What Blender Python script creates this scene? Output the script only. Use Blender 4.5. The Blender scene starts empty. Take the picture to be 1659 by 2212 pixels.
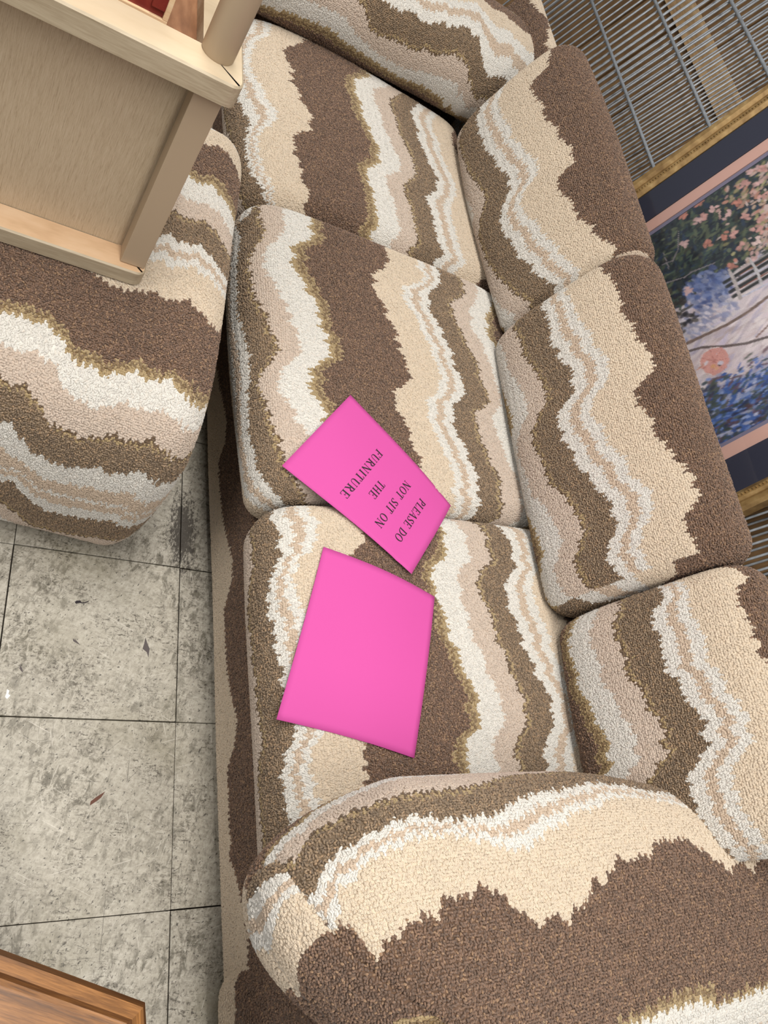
import bpy, math, random
import numpy as np
from mathutils import Matrix, Vector

# ------------------------------------------------------------------ camera
scn = bpy.context.scene
COL = scn.collection
cam_d = bpy.data.cameras.new('camera')
cam = bpy.data.objects.new('camera', cam_d)
COL.objects.link(cam)
cam_d.sensor_fit = 'HORIZONTAL'
cam_d.sensor_width = 36.0
cam_d.lens = 36.0 * 1661.0 / 1659.0
cam_d.clip_start = 0.02
cam.matrix_world = Matrix(((0.836312, -0.176064, -0.519214, 0.0),
                           (-0.095437, 0.885823, -0.454102, 0.0),
                           (0.539883, 0.429324, 0.724022, 1.3786),
                           (0, 0, 0, 1)))
scn.camera = cam

# ------------------------------------------------------------------ world, lamps, exposure
w = bpy.data.worlds.new('shop_air')
scn.world = w
w.use_nodes = True
w.node_tree.nodes['Background'].inputs[0].default_value = (0.93, 0.96, 1.0, 1)
w.node_tree.nodes['Background'].inputs[1].default_value = 0.30


def ceiling_lamp(loc, size, power, rz=0.0, col=(1.0, 0.97, 0.93)):
    d = bpy.data.lights.new('ceiling_tube_light', 'AREA')
    d.shape = 'RECTANGLE'
    d.size, d.size_y = size
    d.energy = power
    d.color = col
    o = bpy.data.objects.new('ceiling_tube_light', d)
    o.location = loc
    o.rotation_euler = (0, 0, rz)
    COL.objects.link(o)


ceiling_lamp((0.1, 1.0, 3.1), (0.5, 2.4), 62)
ceiling_lamp((0.6, -1.6, 3.1), (0.5, 2.4), 55)
ceiling_lamp((-2.1, 0.6, 3.1), (0.5, 2.4), 56)

scn.view_settings.view_transform = 'Standard'
scn.view_settings.look = 'None'
scn.view_settings.exposure = 0.33
scn.view_settings.gamma = 1.0
scn.view_settings.use_curve_mapping = False

# ------------------------------------------------------------------ helpers
rng = np.random.default_rng(7)
random.seed(7)


def lin(r, g, b, k=1.0):
    f = lambda c: ((c / 255) / 12.92 if c / 255 <= 0.04045 else ((c / 255 + 0.055) / 1.055) ** 2.4)
    return (f(r) * k, f(g) * k, f(b) * k, 1.0)


def tag(o, label=None, cat=None, group=None, kind=None):
    if label: o['label'] = label
    if cat: o['category'] = cat
    if group: o['group'] = group
    if kind: o['kind'] = kind
    return o


def link(name, me, mat=None, parent=None, loc=(0, 0, 0), rz=0.0):
    o = bpy.data.objects.new(name, me)
    COL.objects.link(o)
    if mat is not None and me is not None and len(me.materials) == 0:
        me.materials.append(mat)
    o.location = loc
    o.rotation_euler = (0, 0, rz)
    if parent: o.parent = parent
    return o


def empty(name, loc=(0, 0, 0), rz=0.0):
    o = bpy.data.objects.new(name, None)
    COL.objects.link(o)
    o.location = loc
    o.rotation_euler = (0, 0, rz)
    o.empty_display_size = 0.05
    return o


def mesh(name, verts, faces, smooth=False):
    me = bpy.data.meshes.new(name)
    me.from_pydata([tuple(v) for v in verts], [], faces)
    if smooth:
        me.polygons.foreach_set('use_smooth', np.ones(len(me.polygons), bool))
    me.update()
    return me


def quads_mesh(name, V, Q, smooth=True):
    me = bpy.data.meshes.new(name)
    V = np.asarray(V, np.float32)
    Q = np.asarray(Q, np.int32)
    me.vertices.add(len(V))
    me.vertices.foreach_set('co', V.ravel())
    me.loops.add(Q.size)
    me.loops.foreach_set('vertex_index', Q.ravel())
    me.polygons.add(len(Q))
    me.polygons.foreach_set('loop_start', np.arange(len(Q), dtype=np.int32) * 4)
    me.update(calc_edges=True)
    me.validate()
    if smooth:
        me.polygons.foreach_set('use_smooth', np.ones(len(me.polygons), bool))
    me.update()
    return me


def box_data(x0, x1, y0, y1, z0, z1, ch=0.0):
    """box with chamfered edges (ch) as verts, faces"""
    import bmesh
    bm = bmesh.new()
    bmesh.ops.create_cube(bm, size=1.0)
    for v in bm.verts:
        v.co = Vector(((x0 + x1) / 2 + v.co.x * (x1 - x0), (y0 + y1) / 2 + v.co.y * (y1 - y0), (z0 + z1) / 2 + v.co.z * (z1 - z0)))
    if ch > 0:
        bmesh.ops.bevel(bm, geom=bm.edges[:], offset=ch, segments=2, affect='EDGES', profile=0.6)
    V = [v.co.copy() for v in bm.verts]
    bm.verts.index_update()
    Fc = [[v.index for v in f.verts] for f in bm.faces]
    bm.free()
    return V, Fc


def box(name, ext, mat, parent=None, ch=0.0, loc=(0, 0, 0), rz=0.0):
    V, Fc = box_data(*ext, ch=ch)
    return link(name, mesh(name, V, Fc), mat, parent, loc, rz)


def cyl_data(p0, p1, r0, r1=None, n=8, caps=True):
    r1 = r0 if r1 is None else r1
    p0, p1 = Vector(p0), Vector(p1)
    d = (p1 - p0).normalized()
    a = d.orthogonal().normalized()
    b = d.cross(a)
    V, Fc = [], []
    for p, r in ((p0, r0), (p1, r1)):
        for i in range(n):
            t = 2 * math.pi * i / n
            V.append(p + (a * math.cos(t) + b * math.sin(t)) * r)
    for i in range(n):
        j = (i + 1) % n
        Fc.append([i, j, n + j, n + i])
    if caps:
        Fc.append(list(range(n))[::-1])
        Fc.append([n + i for i in range(n)])
    return V, Fc


def merge(parts):
    V, Fc = [], []
    for v, f in parts:
        k = len(V)
        V += list(v)
        Fc += [[i + k for i in q] for q in f]
    return V, Fc


# ------------------------------------------------------------------ node helpers
class NT:
    def __init__(self, name):
        self.m = bpy.data.materials.new(name)
        self.m.use_nodes = True
        self.t = self.m.node_tree
        self.t.nodes.clear()
        self.out = self.n('ShaderNodeOutputMaterial')
        self.b = self.n('ShaderNodeBsdfPrincipled')
        self.l(self.b.outputs[0], self.out.inputs[0])

    def n(self, ty, **kw):
        nd = self.t.nodes.new(ty)
        for k, v in kw.items():
            setattr(nd, k, v)
        return nd

    def l(self, a, b):
        self.t.links.new(a, b)

    def put(self, sock, v):
        if hasattr(v, 'is_linked') or hasattr(v, 'links'):
            self.l(v, sock)
        else:
            sock.default_value = v

    def math(self, op, a, b=None, c=None, clamp=False):
        nd = self.n('ShaderNodeMath', operation=op, use_clamp=clamp)
        self.put(nd.inputs[0], a)
        if b is not None: self.put(nd.inputs[1], b)
        if c is not None: self.put(nd.inputs[2], c)
        return nd.outputs[0]

    def mix(self, fac, a, b, blend='MIX'):
        nd = self.n('ShaderNodeMix', data_type='RGBA', blend_type=blend)
        self.put(nd.inputs[0], fac)
        self.put(nd.inputs[6], a)
        self.put(nd.inputs[7], b)
        return nd.outputs[2]

    def ramp(self, fac, stops, interp='LINEAR'):
        nd = self.n('ShaderNodeValToRGB')
        cr = nd.color_ramp
        cr.interpolation = interp
        while len(cr.elements) < len(stops): cr.elements.new(0.5)
        for e, (p, c) in zip(cr.elements, stops):
            e.position = p
            e.color = c if len(c) == 4 else (*c, 1)
        self.put(nd.inputs[0], fac)
        return nd.outputs[0]

    def noise(self, vec, scale, detail=2.0, rough=0.5, dist=0.0, col=False):
        nd = self.n('ShaderNodeTexNoise')
        if vec is not None: self.l(vec, nd.inputs['Vector'])
        nd.inputs['Scale'].default_value = scale
        nd.inputs['Detail'].default_value = detail
        nd.inputs['Roughness'].default_value = rough
        nd.inputs['Distortion'].default_value = dist
        return nd.outputs['Color' if col else 'Fac']

    def voro(self, vec, scale, feature='F1', out='Distance', rand=1.0):
        nd = self.n('ShaderNodeTexVoronoi', feature=feature)
        if vec is not None: self.l(vec, nd.inputs['Vector'])
        nd.inputs['Scale'].default_value = scale
        nd.inputs['Randomness'].default_value = rand
        return nd.outputs[out]

    def mapping(self, vec, scale=(1, 1, 1), rot=(0, 0, 0), loc=(0, 0, 0)):
        nd = self.n('ShaderNodeMapping')
        self.l(vec, nd.inputs[0])
        nd.inputs['Location'].default_value = loc
        nd.inputs['Rotation'].default_value = rot
        nd.inputs['Scale'].default_value = scale
        return nd.outputs[0]

    def rotscale(self, vec, scale, ang, loc=(0, 0, 0)):
        return self.mapping(self.mapping(vec, (1, 1, 1), (0, 0, ang)), scale, (0, 0, 0), loc)

    def obj(self):
        return self.n('ShaderNodeTexCoord').outputs['Object']

    def world(self):
        return self.n('ShaderNodeNewGeometry').outputs['Position']

    def bump(self, h, strength=0.5, dist=0.002, normal=None):
        nd = self.n('ShaderNodeBump')
        nd.inputs['Strength'].default_value = strength
        nd.inputs['Distance'].default_value = dist
        self.l(h, nd.inputs['Height'])
        if normal is not None: self.l(normal, nd.inputs['Normal'])
        return nd.outputs[0]

    def set(self, **kw):
        for k, v in kw.items():
            s = self.b.inputs[k.replace('_', ' ')]
            self.put(s, v)
        return self


def plain(name, col, rough=0.6, metal=0.0, spec=0.5):
    N = NT(name)
    N.set(Base_Color=col, Roughness=rough, Metallic=metal)
    N.b.inputs['Specular IOR Level'].default_value = spec
    return N.m


# ------------------------------------------------------------------ materials: the flame-stitch bouclé
# stripe coordinate q, period 1
C_DARK, C_BEIGE, C_WHITE = lin(137, 105, 81), lin(241, 220, 192), lin(250, 244, 233)
C_THIN, C_OLIVE, C_PINK = lin(226, 202, 176), lin(158, 132, 102), lin(228, 207, 187)
C_GOLD, C_GOLDD, C_LINE = lin(190, 163, 116), lin(142, 114, 74), lin(114, 88, 58)
STRIPES = [(0.0, C_DARK, 0), (0.22, C_BEIGE, 1), (0.40, C_WHITE, 2), (0.455, C_THIN, 1), (0.50, C_WHITE, 2), (0.56, C_OLIVE, 0),
           (0.68, C_GOLD, 1), (0.694, C_LINE, 1), (0.705, C_PINK, 1), (0.82, C_WHITE, 2), (0.94, C_GOLD, 1), (0.965, C_GOLDD, 1), (0.985, C_GOLD, 1)]


def fabric(name, instanced):
    """woven ground (instanced=False) and its yarn loops (instanced=True) share one stripe sequence"""
    N = NT(name)
    if instanced:
        fr = N.math('FRACT', N.n('ShaderNodeAttribute', attribute_name='stitch', attribute_type='INSTANCER').outputs['Fac'])
        rnd = N.n('ShaderNodeAttribute', attribute_name='rnd', attribute_type='INSTANCER').outputs['Fac']
        P = N.obj()
    else:
        fr = N.math('FRACT', N.n('ShaderNodeAttribute', attribute_name='stitch').outputs['Fac'])
        P = N.obj()
        rnd = N.math('MULTIPLY', N.noise(P, 300.0, 1.0), 0.1)
    col = N.ramp(fr, [(p, c) for p, c, k in STRIPES], 'CONSTANT')
    pile = N.math('LESS_THAN', N.ramp(fr, [(p, (k / 2, k / 2, k / 2)) for p, c, k in STRIPES], 'CONSTANT'), 0.25)
    # heathered yarn: each loop a little lighter or darker, more so in the brown
    lo = N.math('MULTIPLY_ADD', pile, -0.26, 0.87)
    hi = N.math('MULTIPLY_ADD', pile, 0.52, 0.20)
    v = N.math('MULTIPLY_ADD', rnd, hi, lo)
    c1 = N.n('ShaderNodeVectorMath', operation='SCALE')
    N.l(col, c1.inputs[0]); N.l(v, c1.inputs[3])
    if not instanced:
        v = N.math('MULTIPLY', v, 0.72)      # backing cloth darkened: shade between the loops put into its colour
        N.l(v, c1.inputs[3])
    tan = N.math('MULTIPLY', N.math('GREATER_THAN', rnd, 0.90), N.math('MULTIPLY_ADD', pile, 0.35, 0.15))
    c2 = N.mix(tan, c1.outputs[0], lin(186, 148, 108))
    N.set(Base_Color=c2, Roughness=0.95)
    N.b.inputs['Specular IOR Level'].default_value = 0.1
    N.b.inputs['Sheen Weight'].default_value = 0.2
    N.b.inputs['Sheen Roughness'].default_value = 0.6
    if instanced:
        N.l(N.bump(N.noise(P, 2.2, 2.0), 0.6, 0.3), N.b.inputs['Normal'])
    else:
        N.l(N.bump(N.noise(P, 420.0, 3.0), 0.6, 0.002), N.b.inputs['Normal'])
    return N.m


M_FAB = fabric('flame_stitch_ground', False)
M_YARN = fabric('flame_stitch_yarn', True)
S_POS = np.array([p for p, c, k in STRIPES])
S_KIND = np.array([k for p, c, k in STRIPES])


def pile_group():
    g = bpy.data.node_groups.new('yarn_loops', 'GeometryNodeTree')
    g.interface.new_socket('Geometry', in_out='INPUT', socket_type='NodeSocketGeometry')
    g.interface.new_socket('Geometry', in_out='OUTPUT', socket_type='NodeSocketGeometry')
    nd = g.nodes
    gi_, go_ = nd.new('NodeGroupInput'), nd.new('NodeGroupOutput')
    ico = nd.new('GeometryNodeMeshIcoSphere')
    ico.inputs['Radius'].default_value = 1.0
    ico.inputs['Subdivisions'].default_value = 2
    sm = nd.new('GeometryNodeSetShadeSmooth')
    mt = nd.new('GeometryNodeSetMaterial')
    mt.inputs['Material'].default_value = M_YARN
    iop = nd.new('GeometryNodeInstanceOnPoints')

    def attr(nm):
        n_ = nd.new('GeometryNodeInputNamedAttribute')
        n_.data_type = 'FLOAT_VECTOR'
        n_.inputs['Name'].default_value = nm
        return n_.outputs['Attribute']
    e2r = nd.new('FunctionNodeEulerToRotation')
    g.links.new(gi_.outputs[0], iop.inputs['Points'])
    g.links.new(ico.outputs['Mesh'], sm.inputs['Geometry'])
    g.links.new(sm.outputs['Geometry'], mt.inputs['Geometry'])
    g.links.new(mt.outputs['Geometry'], iop.inputs['Instance'])
    g.links.new(attr('rot'), e2r.inputs[0])
    g.links.new(e2r.outputs[0], iop.inputs['Rotation'])
    g.links.new(attr('scl'), iop.inputs['Scale'])
    g.links.new(iop.outputs['Instances'], go_.inputs[0])
    return g


PILE_GN = pile_group()


def pile_mesh(P, Nn, du, Trow, ins, ulen, n_sec, qfun, seed, ds=0.0036, dt=0.0028):
    """yarn loops laid row by row over a fabric body: positions, frames and sizes as point attributes"""
    r = np.random.default_rng(seed + 500)
    tt = np.arange(Trow[0] + 0.004, Trow[-1] - 0.004, dt)
    uu = np.arange(0, ulen, ds)
    Ug, Tg = np.meshgrid(uu, tt)
    Ug = Ug + r.uniform(-0.3, 0.3, Ug.shape) * ds
    half = 0.0085
    zg = np.abs((Ug / half) % 2.0 - 1.0) * 0.0048              # rows run as small chevrons
    sgn = np.where((Ug / half) % 2.0 < 1.0, -1.0, 1.0)
    Tg = Tg + zg + r.uniform(-0.22, 0.22, Tg.shape) * dt
    Ug, Tg, sgn = Ug.ravel() % ulen, np.clip(Tg.ravel(), Trow[0], Trow[-1]), sgn.ravel()
    ri = np.interp(Tg, Trow, np.arange(len(Trow)))
    ci = Ug / ulen * n_sec
    i0 = np.clip(ri.astype(int), 0, len(Trow) - 2); j0 = np.clip(ci.astype(int), 0, n_sec - 1)
    fi, fj = (ri - i0)[:, None], (ci - j0)[:, None]

    def bil(A):
        return (A[i0, j0] * (1 - fi) + A[i0 + 1, j0] * fi) * (1 - fj) + (A[i0, j0 + 1] * (1 - fi) + A[i0 + 1, j0 + 1] * fi) * fj
    pos, nor, tan = bil(P), bil(Nn), bil(du)
    shrink = np.linalg.norm(tan, axis=1) / (2 * ulen / n_sec)
    keep = (nor[:, 2] > -0.8) & (r.uniform(size=len(pos)) < np.clip(shrink * 1.05, 0, 1)) & (np.interp(Tg, Trow, ins) < 0.75)
    pos, nor, tan, Ug, Tg, sgn = [a_[keep] for a_ in (pos, nor, tan, Ug, Tg, sgn)]
    nor /= np.linalg.norm(nor, axis=1, keepdims=True)
    tan -= nor * (tan * nor).sum(1, keepdims=True)
    tan /= np.linalg.norm(tan, axis=1, keepdims=True)
    bt = np.cross(nor, tan)
    n = len(pos)
    tri = np.abs((Tg / 0.0105 + 0.25) % 1.0 - 0.5) * 2
    q = qfun(Ug + (tri - 0.5) * 0.0085, Tg, pos) + r.normal(size=n) * 0.001
    kind = S_KIND[np.clip(np.searchsorted(S_POS, q % 1.0, side='right') - 1, 0, len(S_POS) - 1)]
    sel = (kind == 0) | (r.uniform(size=n) < 0.93)
    pos, nor, tan, bt, sgn, q, kind = [a_[sel] for a_ in (pos, nor, tan, bt, sgn, q, kind)]
    n = len(pos)
    phi = np.where(kind == 0, r.uniform(-1.5, 1.5, n), sgn * 0.52 + r.normal(size=n) * 0.13)
    phi = np.where(kind == 1, sgn * 0.5 + r.normal(size=n) * 0.35, phi)
    lean_ = np.where(kind == 0, r.normal(size=n) * 0.45, r.normal(size=n) * 0.15)
    ex = tan * np.cos(phi)[:, None] + bt * np.sin(phi)[:, None]
    ex = ex * np.cos(lean_)[:, None] + nor * np.sin(lean_)[:, None]
    ez = nor - ex * (nor * ex).sum(1, keepdims=True)
    ez /= np.linalg.norm(ez, axis=1, keepdims=True)
    ey = np.cross(ez, ex)
    rot = np.stack([np.arctan2(ey[:, 2], ez[:, 2]), -np.arcsin(np.clip(ex[:, 2], -1, 1)), np.arctan2(ex[:, 1], ex[:, 0])], 1)
    jit = r.uniform(0.85, 1.18, (n, 3))
    scl = np.choose(kind[:, None] * np.ones((1, 3), int), [np.array([[0.0023, 0.0013, 0.0017]]) * np.ones((n, 1)), np.array([[0.0025, 0.0018, 0.0015]]) * np.ones((n, 1)),
                                                           np.array([[0.0029, 0.0015, 0.0013]]) * np.ones((n, 1))]) * jit
    pos = pos + nor * np.where(kind == 0, r.uniform(-0.0006, 0.0016, n), r.uniform(0.0, 0.0008, n))[:, None]
    me = bpy.data.meshes.new('pile')
    me.vertices.add(n)
    me.vertices.foreach_set('co', pos.astype(np.float32).ravel())
    for nm, arr in (('rot', rot), ('scl', scl)):
        at = me.attributes.new(nm, 'FLOAT_VECTOR', 'POINT')
        at.data.foreach_set('vector', arr.astype(np.float32).ravel())
    for nm, arr in (('stitch', q), ('rnd', r.uniform(size=n))):
        at = me.attributes.new(nm, 'FLOAT', 'POINT')
        at.data.foreach_set('value', arr.astype(np.float32))
    return me


PILES = {}


def grow(o):
    """the yarn loops of a fabric body, as one part of it"""
    me = PILES.pop(o.data.name)
    po = bpy.data.objects.new('pile', me)
    COL.objects.link(po)
    po.parent = o
    po['kind'] = 'stuff'
    md = po.modifiers.new('loops', 'NODES')
    md.node_group = PILE_GN
    return po


def zigzag(t, seed=0):
    """stand-in flame profile where nothing is traced"""
    a = np.abs(((t / 0.19 + seed * 0.37) % 1.0) - 0.35)
    b = np.abs(((t / 0.047 + seed * 0.61) % 1.0) - 0.5)
    return 0.045 * a / 0.65 + 0.016 * b


def stitch(s, t, lines, period=0.42, seed=0, tail=None):
    """stripe coordinate from traced lines [(c, [(t, s), ...]), ...] given in order of rising s"""
    if not lines:
        return (s - zigzag(t, seed)) / period
    cs = [c for c, _ in lines]
    lo_ = min(p[0] for c, pts in lines for p in pts)
    hi_ = max(p[0] for c, pts in lines for p in pts)
    t_in = np.clip(t, lo_, hi_)
    s = s - (zigzag(t, seed) - zigzag(t_in, seed)) * 0.8
    t = t_in
    B = []
    for c, pts in lines:
        pts = sorted(pts)
        tt = np.array([p[0] for p in pts])
        ss = np.array([p[1] for p in pts])
        b = np.interp(t, tt, ss)
        B.append(b)
    # beyond its own traced stretch a line keeps parallel to the nearest line that is traced there
    rg = [(min(p[0] for p in pts), max(p[0] for p in pts)) for c, pts in lines]
    B0 = [b.copy() for b in B]
    for i in range(len(B)):
        done = (t >= rg[i][0]) & (t <= rg[i][1])
        for j in sorted(range(len(B)), key=lambda j_: abs(j_ - i))[1:]:
            ok = ~done & (t >= rg[j][0]) & (t <= rg[j][1])
            if not ok.any(): continue
            te = np.where(t < rg[i][0], rg[i][0], rg[i][1])
            te = np.clip(te, rg[j][0], rg[j][1])
            pj = sorted(lines[j][1]); pi_ = sorted(lines[i][1])
            off = np.interp(te, [p[0] for p in pi_], [p[1] for p in pi_]) - np.interp(te, [p[0] for p in pj], [p[1] for p in pj])
            B[i] = np.where(ok, B0[j] + off, B[i])
            done |= ok
    for i in range(1, len(B)):
        B[i] = np.maximum(B[i], B[i - 1] + 0.002)
    sg0 = np.sign(cs[1] - cs[0]) if len(cs) > 1 else 1.0
    sg1 = np.sign(cs[-1] - cs[-2]) if len(cs) > 1 else 1.0
    q = cs[0] + sg0 * (s - B[0]) / period
    for i in range(len(B) - 1):
        f = np.clip((s - B[i]) / (B[i + 1] - B[i]), 0, None)
        q = np.where(s >= B[i], cs[i] + (cs[i + 1] - cs[i]) * np.minimum(f, 1), q)
    q = np.where(s >= B[-1], cs[-1] + sg1 * (s - B[-1]) / (tail or period), q)
    return q + 10.0


def smooth_loop(ctrl, n=300, it=3, start=0):
    P = np.array(ctrl, float)
    for _ in range(it):
        Nx = np.roll(P, -1, 0)
        P = np.stack([0.75 * P + 0.25 * Nx, 0.25 * P + 0.75 * Nx], 1).reshape(-1, 2)
    d = np.linalg.norm(np.roll(P, -1, 0) - P, axis=1)
    L = np.concatenate([[0], np.cumsum(d)])
    Pc = np.vstack([P, P[:1]])
    u = np.linspace(0, L[-1], n + 1)
    return np.stack([np.interp(u, L, Pc[:, 0]), np.interp(u, L, Pc[:, 1])], 1), u


def wobble(P, seed, amp=0.004, scale=7.0):
    r = np.random.default_rng(seed)
    out = np.zeros(P.shape[:-1])
    for k in range(7):
        d = r.normal(size=3)
        d = d / np.linalg.norm(d) * scale * r.uniform(0.5, 1.8)
        out += np.sin(P @ d + r.uniform(0, 6.28))
    return out * amp / 2.6


def loaf(name, ctrl, a0, a1, axis, r_end, seed, qfun, step=0.005, n_sec=200, crown=None, tuft=0.0, wob=0.004, r0=None, post=None):
    """closed fabric body: section ctrl swept along an axis ('x' or 'y'), both ends rounded over r_end."""
    sec, u = smooth_loop(ctrl, n_sec)
    cen = (sec[:-1].max(0) + sec[:-1].min(0)) / 2
    half = (sec[:-1].max(0) - sec[:-1].min(0)) / 2
    ra = r_end if r0 is None else r0
    rb = r_end
    rows = []     # (axis position, inset, t)
    na, nb = max(8, int(ra * 1.57 / step)), max(8, int(rb * 1.57 / step))
    ncap = 14
    capa = min(half) - ra
    for i in range(ncap):
        f = i / ncap
        rows.append((a0, ra, a0 - ra * 0.57 - (1 - f) * capa, 1 - f))
    for i in range(na):
        th = math.pi / 2 * i / na
        rows.append((0, 0, 0, 0))
    rows = rows[:ncap]
    for i in range(na):
        th = math.pi / 2 * i / na                      # 0 at the face, pi/2 at the side
        rows.append((a0 + ra * (1 - math.cos(th)), ra * (1 - math.sin(th)), a0 + ra - ra * (math.pi / 2 - th), 0.0))
    nm = max(4, int((a1 - rb - a0 - ra) / step))
    for i in range(nm + 1):
        a = a0 + ra + (a1 - rb - a0 - ra) * i / nm
        rows.append((a, 0.0, a, 0.0))
    for i in range(1, nb + 1):
        th = math.pi / 2 * i / nb
        rows.append((a1 - rb * (1 - math.sin(th)) if False else a1 - rb + rb * math.sin(th), rb * (1 - math.cos(th)), a1 - rb + rb * th, 0.0))
    capb = min(half) - rb
    for i in range(1, ncap + 1):
        f = i / ncap
        rows.append((a1, rb, a1 + rb * 0.57 + f * capb, f))
    R = np.array(rows)
    A = np.repeat(R[:, 0][:, None], n_sec + 1, 1)
    ins = R[:, 1][:, None]
    S = sec[None, :, :] - cen
    cap = 1 - 0.998 * R[:, 3][:, None]
    kx = (1 - ins / half[0]) * cap
    kz = (1 - ins / half[1]) * cap
    p = cen[0] + S[:, :, 0] * kx
    z = cen[1] + S[:, :, 1] * kz
    T = np.repeat(R[:, 2][:, None], n_sec + 1, 1)
    U = np.repeat(u[None, :], len(R), 0)
    P = np.stack([p, A, z], -1) if axis == 'y' else np.stack([A, p, z], -1)
    if crown is not None:
        P = crown(P)
    # normals by finite differences for the tuft relief
    du = np.roll(P, -1, 1) - np.roll(P, 1, 1)
    dv = np.gradient(P, axis=0)
    Nn = np.cross(du, dv)
    Nn /= np.linalg.norm(Nn, axis=-1, keepdims=True) + 1e-12
    ctr = P.reshape(-1, 3).mean(0)
    if ((P - ctr) * Nn).sum() < 0: Nn = -Nn
    r = np.random.default_rng(seed)
    disp = wobble(P, seed, wob) + r.uniform(-tuft, tuft, P.shape[:2])
    disp[:, -1] = disp[:, 0]
    if post is not None:
        disp = disp + post(U, T)
    P = P + Nn * disp[..., None]
    P[:, -1] = P[:, 0]
    Q = qfun(U, T, P)
    pile_me = pile_mesh(P, Nn, du, R[:, 2], R[:, 3], u[-1], n_sec, qfun, seed)
    m, n = P.shape[:2]
    idx = np.arange(m * n).reshape(m, n)
    F4 = np.stack([idx[:-1, :-1], idx[:-1, 1:], idx[1:, 1:], idx[1:, :-1]], -1).reshape(-1, 4)
    # make outward
    a, b, c = P.reshape(-1, 3)[F4[:, 0]], P.reshape(-1, 3)[F4[:, 1]], P.reshape(-1, 3)[F4[:, 2]]
    fn = np.cross(b - a, c - a)
    if (fn * (a - ctr)).sum() < 0: F4 = F4[:, ::-1]
    me = quads_mesh(name, P.reshape(-1, 3), F4)
    uvl = me.uv_layers.new(name='UVMap')
    li = np.zeros(len(me.loops), np.int32)
    me.loops.foreach_get('vertex_index', li)
    UV = np.stack([U.ravel(), T.ravel()], -1)[li]
    uvl.data.foreach_set('uv', UV.astype(np.float32).ravel())
    at = me.attributes.new('stitch', 'FLOAT', 'POINT')
    at.data.foreach_set('value', Q.astype(np.float32).ravel())
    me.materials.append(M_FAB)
    PILES[me.name] = pile_me
    return me


TRACE = {}
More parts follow.
